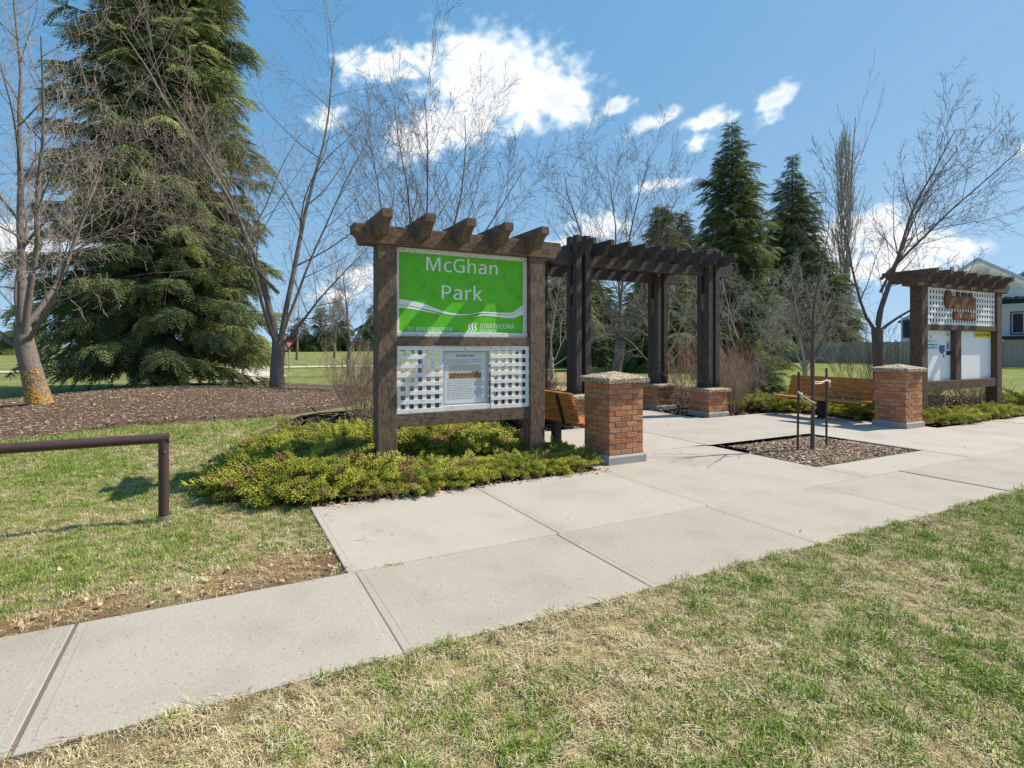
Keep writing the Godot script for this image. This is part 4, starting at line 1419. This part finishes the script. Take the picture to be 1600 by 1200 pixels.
	for a in [["small bare tree on the far lawn just left of the sign post", 6.0, 29.6, 6.0, 101], ["small bare tree on the far lawn by the path, behind the forked tree", 0.9, 62.0, 7.0, 103], ["small bare tree standing before the distant spruces", 7.5, 64.0, 8.0, 107], ["small bare tree far off right of the red triangular sign", 12.5, 70.0, 9.0, 109], ["bare tree with orange trunk half hidden by the leaning tree", -7.66, 35.0, 7.0, 113], ["bare tree far off at the right of the distant spruces", 17.0, 62.0, 9.0, 127]]:
		var h: float = a[3]
		bare_tree("bare_tree", a[0], P(a[1], a[2]), [[0, -0.3, 0.022 * h], [0, 0.12 * h, 0.017 * h], [0.05, 0.26 * h, 0.016 * h]], [[0.05, 0.24 * h, 0, 0.05, 1, 0, 0.76 * h, 0.011 * h], [0.05, 0.24 * h, 0, -0.5, 0.85, 0.1, 0.55 * h, 0.009 * h], [0.05, 0.25 * h, 0, 0.55, 0.8, -0.1, 0.55 * h, 0.009 * h], [0.05, 0.3 * h, 0, 0.1, 0.8, 0.55, 0.5 * h, 0.008 * h]], far, gb, tw, a[4], "small bare trees on the far lawn")

func shrub(called: String, label: String, at: Vector3, stems: int, h: float, spread: float, m: Material, sd: int, group: String) -> void:
	tr.seed = sd
	var s := thing(called, label, "shrub", at, 0.0, group)
	var big := Geo.new()
	var o := {"levels": 2, "kids": [6, 4], "ratio": 0.42, "angle": 27.0, "lift": 0.4, "wander": 0.08, "thin": 0.0026}
	for k in stems:
		var a := tr.randf() * TAU
		var r := sqrt(tr.randf())
		grow(big, big, Vector3(cos(a) * r * 0.22 * spread, -0.05, sin(a) * r * 0.22 * spread), Vector3(cos(a) * r * 0.62 * spread, 1.0, sin(a) * r * 0.62 * spread).normalized(), h * tr.randf_range(0.65, 1.1), tr.randf_range(0.005, 0.009), 0, o)
	part(s, "stems", big.mesh(m)).set_meta("kind", "stuff")

func make_shrubs() -> void:
	var red := "red stemmed bare shrubs around the plaza"
	for a in [["tan bare shrub right of the pergola's front pier", 10.85, 9.35, 60, 1.35, 1.1, "tan_twig", 201], ["tall reddish bare shrub behind the pergola, left of the right bench", 12.0, 10.8, 60, 1.6, 1.2, "red_twig", 202], ["reddish bare shrub behind the left bench", 5.6, 9.9, 70, 0.95, 1.2, "red_twig", 203], ["reddish bare shrub under the pergola's left posts", 6.7, 11.9, 60, 0.9, 1.3, "red_twig", 204], ["brown bare shrub left of the park sign", 2.75, 12.3, 60, 1.5, 1.0, "tan_twig", 205], ["pale bare shrub between the two pergola piers", 10.4, 10.3, 26, 1.5, 0.9, "tan_twig", 206], ["low reddish bare shrub behind the park sign", 4.4, 10.2, 110, 1.15, 1.7, "red_twig", 207], ["dark low bare shrub behind the sign's lattice", 3.2, 9.7, 90, 1.05, 1.5, "dark_twig", 212], ["bare shrub behind the right bench", 15.2, 8.9, 20, 1.9, 1.0, "dark_twig", 208], ["pale low bare shrub under the notice board", 14.6, 7.3, 60, 0.7, 1.7, "tan_twig", 209], ["pale low bare shrub at the right end of the notice board", 17.6, 7.2, 60, 0.6, 1.5, "tan_twig", 210], ["pale brown bare shrub right of the tall reddish one", 13.3, 11.2, 60, 1.3, 1.3, "tan_twig", 211]]:
		shrub("bare_shrub", a[0], P(a[1], a[2]), a[3], a[4], a[5], mats[a[6]], a[7], red if a[6] == "red_twig" else "brown bare shrubs around the plaza")

# a flat spray of needle shoots along +x
func spray_mesh(sd: int, n: int, droop: float, w: float, m: Material) -> ArrayMesh:
	var ge := Geo.new()
	var r := RandomNumberGenerator.new()
	r.seed = sd
	var prev := Vector3.ZERO
	for k in n:
		var t := (k + 1.0) / n
		var q := Vector3(t, -droop * t * t + r.randfn(0, 0.01), r.randfn(0, 0.015))
		ge.tint = g(r.randf_range(0.75, 1.1))
		ge.spindle(prev, q + (q - prev) * 0.4, w)
		for side in [-1.0, 1.0]:
			var l: float = (0.5 - 0.36 * t) * r.randf_range(0.75, 1.15)
			var e := q + Vector3(l * 0.72, -droop * 0.5 * l + r.randfn(0, 0.02), side * l * 0.75)
			ge.tint = g(r.randf_range(0.7, 1.15))
			ge.spindle(q, e, w)
			var cnt := int(l * 17.0)
			for j in cnt:
				var b := q.lerp(e, (j + 0.6) / cnt)
				var turn: float = side * (1.0 if j % 2 else -0.2)
				ge.tint = g(r.randf_range(0.7, 1.25))
				ge.spindle(b, b + Vector3(0.1, r.randf_range(-0.03, 0.02) - droop * 0.05, 0.075 * turn) * r.randf_range(0.6, 1.2), w * 0.9)
		prev = q
	return ge.mesh(m)

func spruce(label: String, at: Vector3, h: float, wide: float, bare_to: float, size: float, sd: int, tone: Color, tone2: Color, density := 1.0, group := "", called := "spruce_tree") -> void:
	tr.seed = sd
	var s := thing(called, label, "tree", at, YAW, group)
	var ge := Geo.new()
	ge.tube(PackedVector3Array([Vector3(0, -0.3, 0), Vector3(0, 0.2, 0), Vector3(0, h * 0.3, 0), Vector3(0, h, 0)]), PackedFloat32Array([h * 0.022, h * 0.017, h * 0.012, 0.02]), 12)
	part(s, "trunk", ge.mesh(mats.spruce_bark))
	var br := Geo.new()
	var sets := [[[], PackedColorArray()], [[], PackedColorArray()]]
	var y := bare_to
	var spin := 0.0
	var rise := 0.02 * h * 0.9
	while y < h * 0.985:
		var t := y / h
		var reach := wide * 0.5 * pow(1.0 - t, 0.72 if h > 23.0 else 0.8) * (0.82 + 0.18 * smoothstep(0.0, 0.12, t))
		var cnt := int((4.0 + 2.0 * (1.0 - t)) * density)
		for k in cnt:
			spin += TAU / cnt + tr.randfn(0, 0.25)
			var l := maxf(reach * tr.randf_range(0.62, 1.2), 0.25)
			var dip := lerpf(0.42, -0.55, smoothstep(0.0, 1.0, t * 1.05)) + tr.randfn(0, 0.07)
			var out := Vector3(cos(spin), 0, sin(spin))
			var pts := PackedVector3Array()
			var rad := PackedFloat32Array()
			for q in 6:
				var a := q / 5.0
				pts.append(Vector3(0, y, 0) + out * l * a + Vector3.UP * l * (-dip * a + 0.32 * maxf(dip, 0.0) * a * a * a))
				rad.append(lerpf(0.012 + l * 0.012, 0.006, a))
			br.tube(pts, rad, 4)
			var step := size * 0.25
			var at_l := maxf(l * 0.22, 0.15)
			while at_l <= l:
				var a := at_l / l * 5.0
				var q := mini(int(a), 4)
				var p := pts[q].lerp(pts[q + 1], a - q)
				var d := (pts[q + 1] - pts[q]).normalized()
				for side in [-1.0, 1.0, 0.0]:
					if side == 0.0 and at_l + step <= l:
						continue
					var flat := d.cross(Vector3.UP).normalized()
					var dir: Vector3 = (d * (0.75 if side != 0.0 else 1.0) + flat * side * tr.randf_range(0.5, 1.0) + Vector3.UP * tr.randf_range(-0.75, 0.05)).normalized()
					var up := (Vector3.UP + flat * tr.randfn(0, 0.35)).normalized()
					var z: Vector3 = dir.cross(up).normalized()
					var sc := size * tr.randf_range(0.7, 1.2) * clampf(l / size * 0.8, 0.45, 1.0)
					var b := Basis(dir, z.cross(dir), z).scaled(Vector3.ONE * sc)
					var st: Array = sets[tr.randi() % 2]
					st[0].append(Transform3D(Basis(b.x, b.y, b.z), p))
					var c := tone.lerp(tone2, clampf(0.5 + 0.9 * patch.get_noise_3d(p.x * 1.5, p.y * 1.5 + sd, p.z * 1.5) + tr.randfn(0, 0.22), 0.0, 1.0))
					st[1].append(c * tr.randf_range(0.8, 1.2))
				at_l += step
		y += rise * tr.randf_range(0.75, 1.2) / density * (0.65 + 0.6 * (1.0 - t))
	part(s, "branches", br.mesh(mats.spruce_bark))
	var crown := Node3D.new()
	crown.name = "crown"
	s.add_child(crown)
	for k in 2:
		scatter(crown, "needle_sprays", sprays[k], mats.needles, sets[k][0], sets[k][1])

var sprays := []

func make_spruces() -> void:
	sprays = [spray_mesh(401, 9, 0.3, 0.02, mats.needles), spray_mesh(402, 10, 0.5, 0.019, mats.needles)]
	var green := Color(0.12, 0.185, 0.065)
	var olive := Color(0.25, 0.28, 0.085)
	spruce("huge spruce with drooping branches on the mulch mound at left", P(-1.76, 23.6, berm_height(-1.76, 23.6)), 24.0, 8.0, 1.5, 0.74, 501, Color(0.13, 0.21, 0.1), Color(0.38, 0.42, 0.14), 1.5)
	var gr := "spruces behind the plaza"
	spruce("tallest spruce of the row behind the plaza, with brown cones at its tip", P(31.0, 26.6), 16.9, 7.0, 0.5, 1.1, 503, green, olive, 1.02, gr)
	spruce("slimmer spruce right of the tallest one behind the plaza", P(53.0, 37.8), 21.6, 8.8, 0.5, 1.45, 504, green, Color(0.19, 0.23, 0.08), 0.95, gr)
	spruce("small spruce left of the tallest one, above the pergola", P(29.6, 31.9), 12.3, 6.5, 0.5, 1.4, 505, green, olive, 1.0, gr)
	spruce("small spruce top showing right above the pergola's middle", P(36.8, 37.1), 13.6, 7.0, 0.5, 1.5, 506, green, Color(0.13, 0.16, 0.06), 0.95, gr)
	spruce("dark spruce between the sign post and the pergola's first posts", P(24.6, 37.9), 8.6, 7.5, 0.3, 1.4, 507, green, olive, 1.0, gr)
	spruce("spruce seen through the pergola right of the vase shaped tree", P(25.0, 26.5), 7.0, 6.5, 0.3, 1.2, 508, green, olive, 1.0, gr)
	spruce("broad spruce behind the young tree and right bench", P(54.6, 36.0), 11.5, 9.0, 0.2, 1.5, 509, green, olive, 1.0, gr)
	spruce("spruce seen through the pergola left of the vase shaped tree", P(29.5, 41.0), 9.5, 7.0, 0.3, 1.5, 510, green, olive, 0.9, gr)
	spruce("low young spruce left of the right bench", P(14.6, 11.9), 1.7, 1.9, 0.1, 0.5, 511, green, olive, 0.9, gr)
	var fr := "distant spruces on the horizon"
	for a in [["leftmost of the distant spruces beyond the far path", 14.5, 118.0, 7.0, 6.5, 521], ["second of the distant spruces from the left", 18.0, 116.0, 9.0, 6.5, 522], ["tallest pointed one of the distant spruces", 22.0, 120.0, 11.5, 6.5, 523], ["broad distant spruce next to the sign post", 28.5, 116.0, 10.0, 9.0, 524], ["rightmost of the distant spruces, half behind bare twigs", 33.0, 118.0, 10.0, 8.0, 525]]:
		spruce(a[0], P(a[1], a[2], 0.3), a[3], a[4], 0.2, 2.2, a[5], green, Color(0.09, 0.11, 0.05), 0.6, fr)
	spruce("low distant evergreen at the left edge of the horizon", P(-28.0, 118.0, 0.3), 5.5, 8.0, 0.2, 2.2, 530, green, olive, 0.7, fr)

# a feathery plume along +x, rising
func plume_mesh(sd: int) -> ArrayMesh:
	var ge := Geo.new()
	var r := RandomNumberGenerator.new()
	r.seed = sd
	var n := 9
	var prev := Vector3.ZERO
	for k in n:
		var t := (k + 1.0) / n
		var q := Vector3(t, 0.1 * sin(t * 2.6) + r.randfn(0, 0.01), r.randfn(0, 0.02))
		ge.tint = Color(0.75, 0.72, 0.8)
		ge.spindle(prev, q, 0.016)
		for side in 5:
			var a := side * TAU / 5.0 + r.randf()
			var l := (0.3 - 0.2 * t) * r.randf_range(0.7, 1.3)
			var o := Vector3(0.75, cos(a) * 0.45 + 0.12, sin(a) * 0.8).normalized()
			var e := q + o * l
			var b := r.randf_range(0.72, 1.2)
			ge.tint = Color(b, b, b * 0.9)
			ge.spindle(q, e, 0.018)
			for j in 3:
				var m := q.lerp(e, 0.35 + 0.25 * j)
				b = r.randf_range(0.8, 1.3)
				ge.tint = Color(b, b, b * 0.85)
				ge.spindle(m, m + (o + Vector3(r.randfn(0, 0.45), r.randfn(0, 0.4) + 0.15, r.randfn(0, 0.6))).normalized() * r.randf_range(0.06, 0.11), 0.013)
		prev = q
	return ge.mesh(mats.juniper)

var plumes := []

func juniper(label: String, at: Vector3, ru: float, rv: float, h: float, sd: int, count: int, group := "spreading junipers") -> void:
	tr.seed = sd
	var s := thing("juniper_shrub", label, "shrub", at, 0.0, group)
	var stems := Geo.new()
	for k in 26:
		var a := tr.randf() * TAU
		var r := tr.randf_range(0.5, 0.95)
		var e := Vector3(cos(a) * ru * r, h * 0.45 * (1.1 - r), sin(a) * rv * r)
		stems.tube(PackedVector3Array([Vector3(0, 0, 0), e * 0.5 + Vector3(0, 0.05, 0), e]), PackedFloat32Array([0.018, 0.011, 0.006]), 5)
	part(s, "stems", stems.mesh(mats.plum_bark)).set_meta("kind", "stuff")
	var sets := [[[], PackedColorArray()], [[], PackedColorArray()]]
	for k in int(count * 0.72):
		var a := tr.randf() * TAU
		var r := sqrt(tr.randf())
		var edge := 1.0 + 0.16 * fine.get_noise_2d(cos(a) * 4.0 + sd, sin(a) * 4.0)
		var x := cos(a) * r * ru * edge
		var z := sin(a) * r * rv * edge
		var dome := sqrt(maxf(0.0, 1.0 - r * r * 0.92))
		var bump := 0.55 + 0.75 * (0.5 + 0.5 * fine.get_noise_2d((at.x + x) * 5.0, (at.z + z) * 5.0))
		var y := h * dome * bump * tr.randf_range(0.25, 1.0) * 0.68
		var out := Vector3(cos(a) / ru, 0, sin(a) / rv).normalized()
		var dir := (out * tr.randf_range(0.5, 1.1) + Vector3(tr.randfn(0, 0.35), tr.randf_range(0.0, 0.6) * (1.0 - 0.5 * r), tr.randfn(0, 0.35))).normalized()
		var zz := dir.cross(Vector3.UP).normalized()
		var l := tr.randf_range(0.16, 0.42) * clampf(h / 0.3, 0.7, 1.2)
		var b := Basis(dir * l, zz.cross(dir) * l, zz * l)
		var c := Color(0.24, 0.29, 0.04).lerp(Color(0.45, 0.45, 0.075), tr.randf())
		var pick := tr.randf() - 0.5 * smoothstep(0.15, 0.45, fine.get_noise_2d((at.x + x) * 3.0 + 9.0, (at.z + z) * 3.0))
		if pick < 0.08:
			c = Color(0.36, 0.24, 0.11)
		elif pick < 0.3:
			c = Color(0.16, 0.2, 0.035)
		var st: Array = sets[k % 2]
		st[0].append(Transform3D(b, Vector3(x, maxf(y, 0.015), z) - dir * l * 0.35))
		st[1].append(c * tr.randf_range(0.8, 1.15))
	for k in int(count * 0.07):
		var a := tr.randf() * TAU
		var r := tr.randf_range(0.45, 0.98)
		var out := Vector3(cos(a) / ru, 0, sin(a) / rv).normalized()
		var dir := (out + Vector3(tr.randfn(0, 0.25), tr.randf_range(0.1, 0.5), tr.randfn(0, 0.25))).normalized()
		var zz := dir.cross(Vector3.UP).normalized()
		var l := tr.randf_range(0.4, 0.62) * clampf(h / 0.3, 0.6, 1.1)
		sets[k % 2][0].append(Transform3D(Basis(dir * l, zz.cross(dir) * l * 0.8, zz * l * 0.7), Vector3(cos(a) * ru * r, h * 0.5 * sqrt(1.0 - r * r), sin(a) * rv * r) - dir * l * 0.5))
		sets[k % 2][1].append(Color(0.36, 0.37, 0.05) * tr.randf_range(0.75, 1.3))
	var f := Node3D.new()
	f.name = "foliage"
	s.add_child(f)
	for k in 2:
		scatter(f, "plumes", plumes[k], mats.juniper, sets[k][0], sets[k][1])

func make_junipers() -> void:
	plumes = [plume_mesh(601), plume_mesh(602)]
	for a in [["yellow green juniper spreading over the lawn edge left of the sign", 0.9, 6.75, 0.92, 0.9, 0.34, 701, 1500], ["juniper mound behind the sign's left post", 1.55, 8.3, 1.15, 0.95, 0.42, 702, 1400], ["juniper under the middle of the park sign", 3.0, 7.75, 1.0, 0.85, 0.4, 703, 1200], ["juniper strip along the paving in front of the sign", 2.0, 6.15, 1.0, 0.55, 0.22, 704, 1000], ["small juniper strip in front of the sign's right post", 3.5, 6.15, 0.85, 0.45, 0.17, 705, 800], ["juniper beside the near pillar's left face", 4.22, 6.55, 0.38, 0.55, 0.16, 706, 320],
		["juniper at the far end of the right bench", 12.15, 9.1, 0.9, 0.75, 0.4, 711, 700], ["juniper behind the right bench pedestal", 12.55, 8.0, 0.55, 0.8, 0.28, 712, 500], ["juniper between the right bench and the far pillar", 12.4, 7.0, 0.5, 0.6, 0.3, 713, 450], ["juniper along the paving under the notice board's left half", 13.4, 6.05, 1.1, 0.42, 0.24, 714, 800], ["juniper along the paving under the notice board's right half", 15.4, 6.1, 1.1, 0.42, 0.24, 715, 700], ["green juniper right of the notice board", 18.2, 6.5, 0.8, 0.6, 0.4, 716, 500]]:
		juniper(a[0], P(a[1], a[2], -0.01), a[3], a[4], a[5], a[6], a[7])

# ---------- buildings far off ----------

func make_houses() -> void:
	# gable end faces the plaza: its wall lies in a plane of constant u
	var s := thing("house", "two storey white sided house with a grey gable roof beyond the fence", "house", Vector3(58, 0, -23.6))
	# local: z runs toward the street (right in the view), x away
	var hw := 4.6
	var eave := 6.0
	var peak := 9.0
	var lap := Geo.new()
	var upper: Geo = null
	var y := 0.0
	while y < peak - 0.15:
		var w := hw if y < eave else hw * (peak - y - 0.12) / (peak - eave)
		lap.quad(Vector3(-0.03, y, -w), Vector3(-0.03, y, w), Vector3(0, y + 0.17, w), Vector3(0, y + 0.17, -w))
		lap.quad(Vector3(0.0, y, -w), Vector3(0, y, w), Vector3(-0.03, y, w), Vector3(-0.03, y, -w))
		y += 0.17
		if y >= eave and upper == null:
			upper = lap
			lap = Geo.new()
	part(s, "siding_wall", upper.mesh(mats.siding))
	part(s, "gable_wall", lap.mesh(mats.gable_siding))
	var core := Geo.new()
	core.box(Vector3(0.02, -0.3, -hw), Vector3(10, eave, hw))
	part(s, "body", core.mesh(mats.siding))
	for side in [-1.0, 1.0]:
		var rf := Geo.new()
		var d := Vector2(hw + 0.5, -(peak - eave) * (hw + 0.5) / hw)
		rf.extrude(PackedVector2Array([Vector2(0, peak + 0.02), Vector2(0, peak + 0.2), Vector2(d.x, peak + d.y + 0.2), Vector2(d.x, peak + d.y + 0.02)]) if side < 0 else PackedVector2Array([Vector2(0, peak + 0.02), Vector2(-d.x, peak + d.y + 0.02), Vector2(-d.x, peak + d.y + 0.2), Vector2(0, peak + 0.2)]), Vector3(10.3, 0, 0.01 * side), Vector3(0, 0, -1), Vector3.UP, 10.8, 0.01)
		var roof := part(s, "roof", rf.mesh(mats.shingle))
		var fa := Geo.new()
		fa.extrude(PackedVector2Array([Vector2(0, peak - 0.18), Vector2(0, peak + 0.17), Vector2(d.x, peak + d.y + 0.17), Vector2(d.x, peak + d.y - 0.18)]) if side < 0 else PackedVector2Array([Vector2(0, peak - 0.18), Vector2(-d.x, peak + d.y - 0.18), Vector2(-d.x, peak + d.y + 0.17), Vector2(0, peak + 0.17)]), Vector3(-0.505, 0, 0.01 * side), Vector3(0, 0, -1), Vector3.UP, 0.05, 0.004)
		part(roof, "fascia", fa.mesh(mats.trim))
	var fl := Geo.new()
	fl.tube(PackedVector3Array([Vector3(3, 7.0, -3.4), Vector3(3, 9.0, -3.4)]), PackedFloat32Array([0.18, 0.18]), 10, true)
	part(s, "flue", fl.mesh(mats.flue))
	for q in [[3.0, 2.6, 1.6, 1.7], [0.6, 2.6, 1.2, 1.7], [-2.6, 2.6, 1.3, 1.5]]:
		var wn := Geo.new()
		wn.box(Vector3(-0.09, q[1] - 0.1, q[0] - q[2] / 2 - 0.12), Vector3(-0.035, q[1] + q[3] + 0.1, q[0] + q[2] / 2 + 0.12))
		var win := part(s, "window", wn.mesh(mats.blue_trim))
		wn = Geo.new()
		wn.box(Vector3(-0.11, q[1], q[0] - q[2] / 2), Vector3(-0.092, q[1] + q[3], q[0] + q[2] / 2))
		part(win, "frame", wn.mesh(mats.trim))
		for e in [-1.0, 1.0]:
			wn = Geo.new()
			wn.box(Vector3(-0.12, q[1] + 0.07, q[0] + e * q[2] / 4 - q[2] / 4 + 0.07), Vector3(-0.112, q[1] + q[3] - 0.07, q[0] + e * q[2] / 4 + q[2] / 4 - 0.07))
			part(win, "pane", wn.mesh(mats.pane))
	# shaded deck with dark green posts
	var dk := thing("deck_pergola", "dark green deck pergola against the white sided house", "pergola", Vector3(55.2, 0, -20.6))
	for z in [-1.6, 1.6]:
		var pg := Geo.new()
		pg.box(Vector3(-0.12, 0, z - 0.12), Vector3(0.12, 4.9, z + 0.12))
		part(dk, "post", pg.mesh(mats.deck_green))
	var bg := Geo.new()
	bg.box(Vector3(-0.1, 4.9, -2.7), Vector3(0.1, 5.25, 2.7))
	part(dk, "beam", bg.mesh(mats.deck_green))
	for k in 9:
		bg = Geo.new()
		bg.box(Vector3(-0.7, 5.25, -2.6 + 0.65 * k), Vector3(2.7, 5.45, -2.5 + 0.65 * k))
		part(dk, "rafter", bg.mesh(mats.deck_green))
	bg = Geo.new()
	bg.box(Vector3(-0.1, 2.1, -2.5), Vector3(2.7, 2.35, 2.5))
	part(dk, "deck", bg.mesh(mats.deck_green))
	# neighbour with a lower roof
	s = thing("house", "lower white house with a small blue trimmed window left of the notice board", "house", Vector3(56, 0, -29.6))
	core = Geo.new()
	core.extrude(PackedVector2Array([Vector2(-3.4, -0.3), Vector2(3.4, -0.3), Vector2(3.4, 4.3), Vector2(0, 6.3), Vector2(-3.4, 4.3)]), Vector3(8.0, 0, 0), Vector3(0, 0, -1), Vector3.UP, 8.0, 0.01)
	part(s, "wall", core.mesh(mats.siding))
	for side in [-1.0, 1.0]:
		var r2 := Geo.new()
		r2.extrude(PackedVector2Array([Vector2(0, 6.32), Vector2(0, 6.5), Vector2(-3.9, 4.2), Vector2(-3.9, 4.02)]) if side < 0 else PackedVector2Array([Vector2(0, 6.32), Vector2(3.9, 4.02), Vector2(3.9, 4.2), Vector2(0, 6.5)]), Vector3(8.4, 0, -0.01 * side), Vector3(0, 0, -1), Vector3.UP, 8.9, 0.01)
		part(s, "roof", r2.mesh(mats.shingle))
	var w2 := Geo.new()
	w2.box(Vector3(-0.06, 2.3, 0.9), Vector3(-0.005, 4.0, 2.5))
	var win2 := part(s, "window", w2.mesh(mats.blue_trim))
	w2 = Geo.new()
	w2.box(Vector3(-0.075, 2.45, 1.05), Vector3(-0.062, 3.85, 2.35))
	part(win2, "pane", w2.mesh(mats.pane))
	# bungalow far behind the pergola
	s = thing("house", "far brown roofed bungalow glimpsed through the pergola", "house", P(64.0, 91.0), YAW)
	core = Geo.new()
	core.box(Vector3(-5, -0.3, -8), Vector3(5, 2.6, 0))
	part(s, "wall", core.mesh(mats.gable_siding))
	core = Geo.new()
	core.extrude(PackedVector2Array([Vector2(-5.6, 2.4), Vector2(5.6, 2.4), Vector2(0, 4.6)]), Vector3(0, 0, -8.3), Vector3.RIGHT, Vector3.UP, 8.8, 0.02)
	part(s, "roof", core.mesh(mats.shingle))

func make_fences() -> void:
	var s := thing("board_fence", "weathered grey board fence between the lawn and the white houses", "fence", P(50, 12))
	var bm := []
	for k in 4:
		var ge := Geo.new()
		ge.extrude(rect(1.88 + 0.02 * k, 0.142, 0.006), Vector3.ZERO, Vector3.UP, Vector3(0, 0, -1), 0.02, 0.003, Vector2(k * 1.7, k * 0.9))
		bm.append(ge.mesh(mats.fence_board))
	var n := 190
	for k in n:
		var o := part(s, "board", bm[(k * 7 + k / 3) % 4], Vector3(0.012 * (k % 2), 0.02, -0.15 * k))
	for k in 13:
		var ge := Geo.new()
		ge.box(Vector3(-0.06, 0, -0.06), Vector3(0.06, 2.05, 0.06))
		part(s, "post", ge.mesh(mats.fence_board), Vector3(-0.05, 0, -2.35 * k))
	s = thing("board_fence", "low dark fence along the far lawn behind the pergola", "fence", P(10, 108), 0.0)
	for k in 24:
		var ge := Geo.new()
		ge.box(Vector3(0, 0, -0.03), Vector3(2.5, 1.5, 0.03))
		var p := part(s, "panel", ge.mesh(mats.fence_board), Vector3(30 + 2.55 * k, 0.4, 0.5 * k))

func _ready() -> void:
	rng.seed = 2024
	patch.seed = 3
	patch.frequency = 0.55
	patch.fractal_octaves = 3
	fine.seed = 8
	fine.frequency = 0.5
	fine.fractal_octaves = 3
	make_view()
	make_materials()
	make_ground()
	make_beds()
	make_paving()
	make_park_sign()
	make_pillar(4.8, 6.12, 13, 0.115, 1.205, "near brick pillar with pebbled cap beside the park sign", "brick_pillar", "tall brick pillars flanking the plaza")
	make_pillar(11.7, 6.08, 13, 0.115, 1.205, "far brick pillar with pebbled cap in front of the notice board", "brick_pillar", "tall brick pillars flanking the plaza")
	make_pergola()
	make_notice_board()
	make_bench(4.78, 7.5, 90.0, "cedar slat bench seen from behind between sign and near pillar")
	make_bench(11.46, 7.5, -90.0, "cedar slat bench facing the mulch square beside the far pillar")
	make_rail()
	make_stakes()
	make_small()
	make_houses()
	make_fences()
	make_spruces()
	make_bare_trees()
	make_shrubs()
	make_junipers()
	make_chips()
	make_grass()
	print("built")
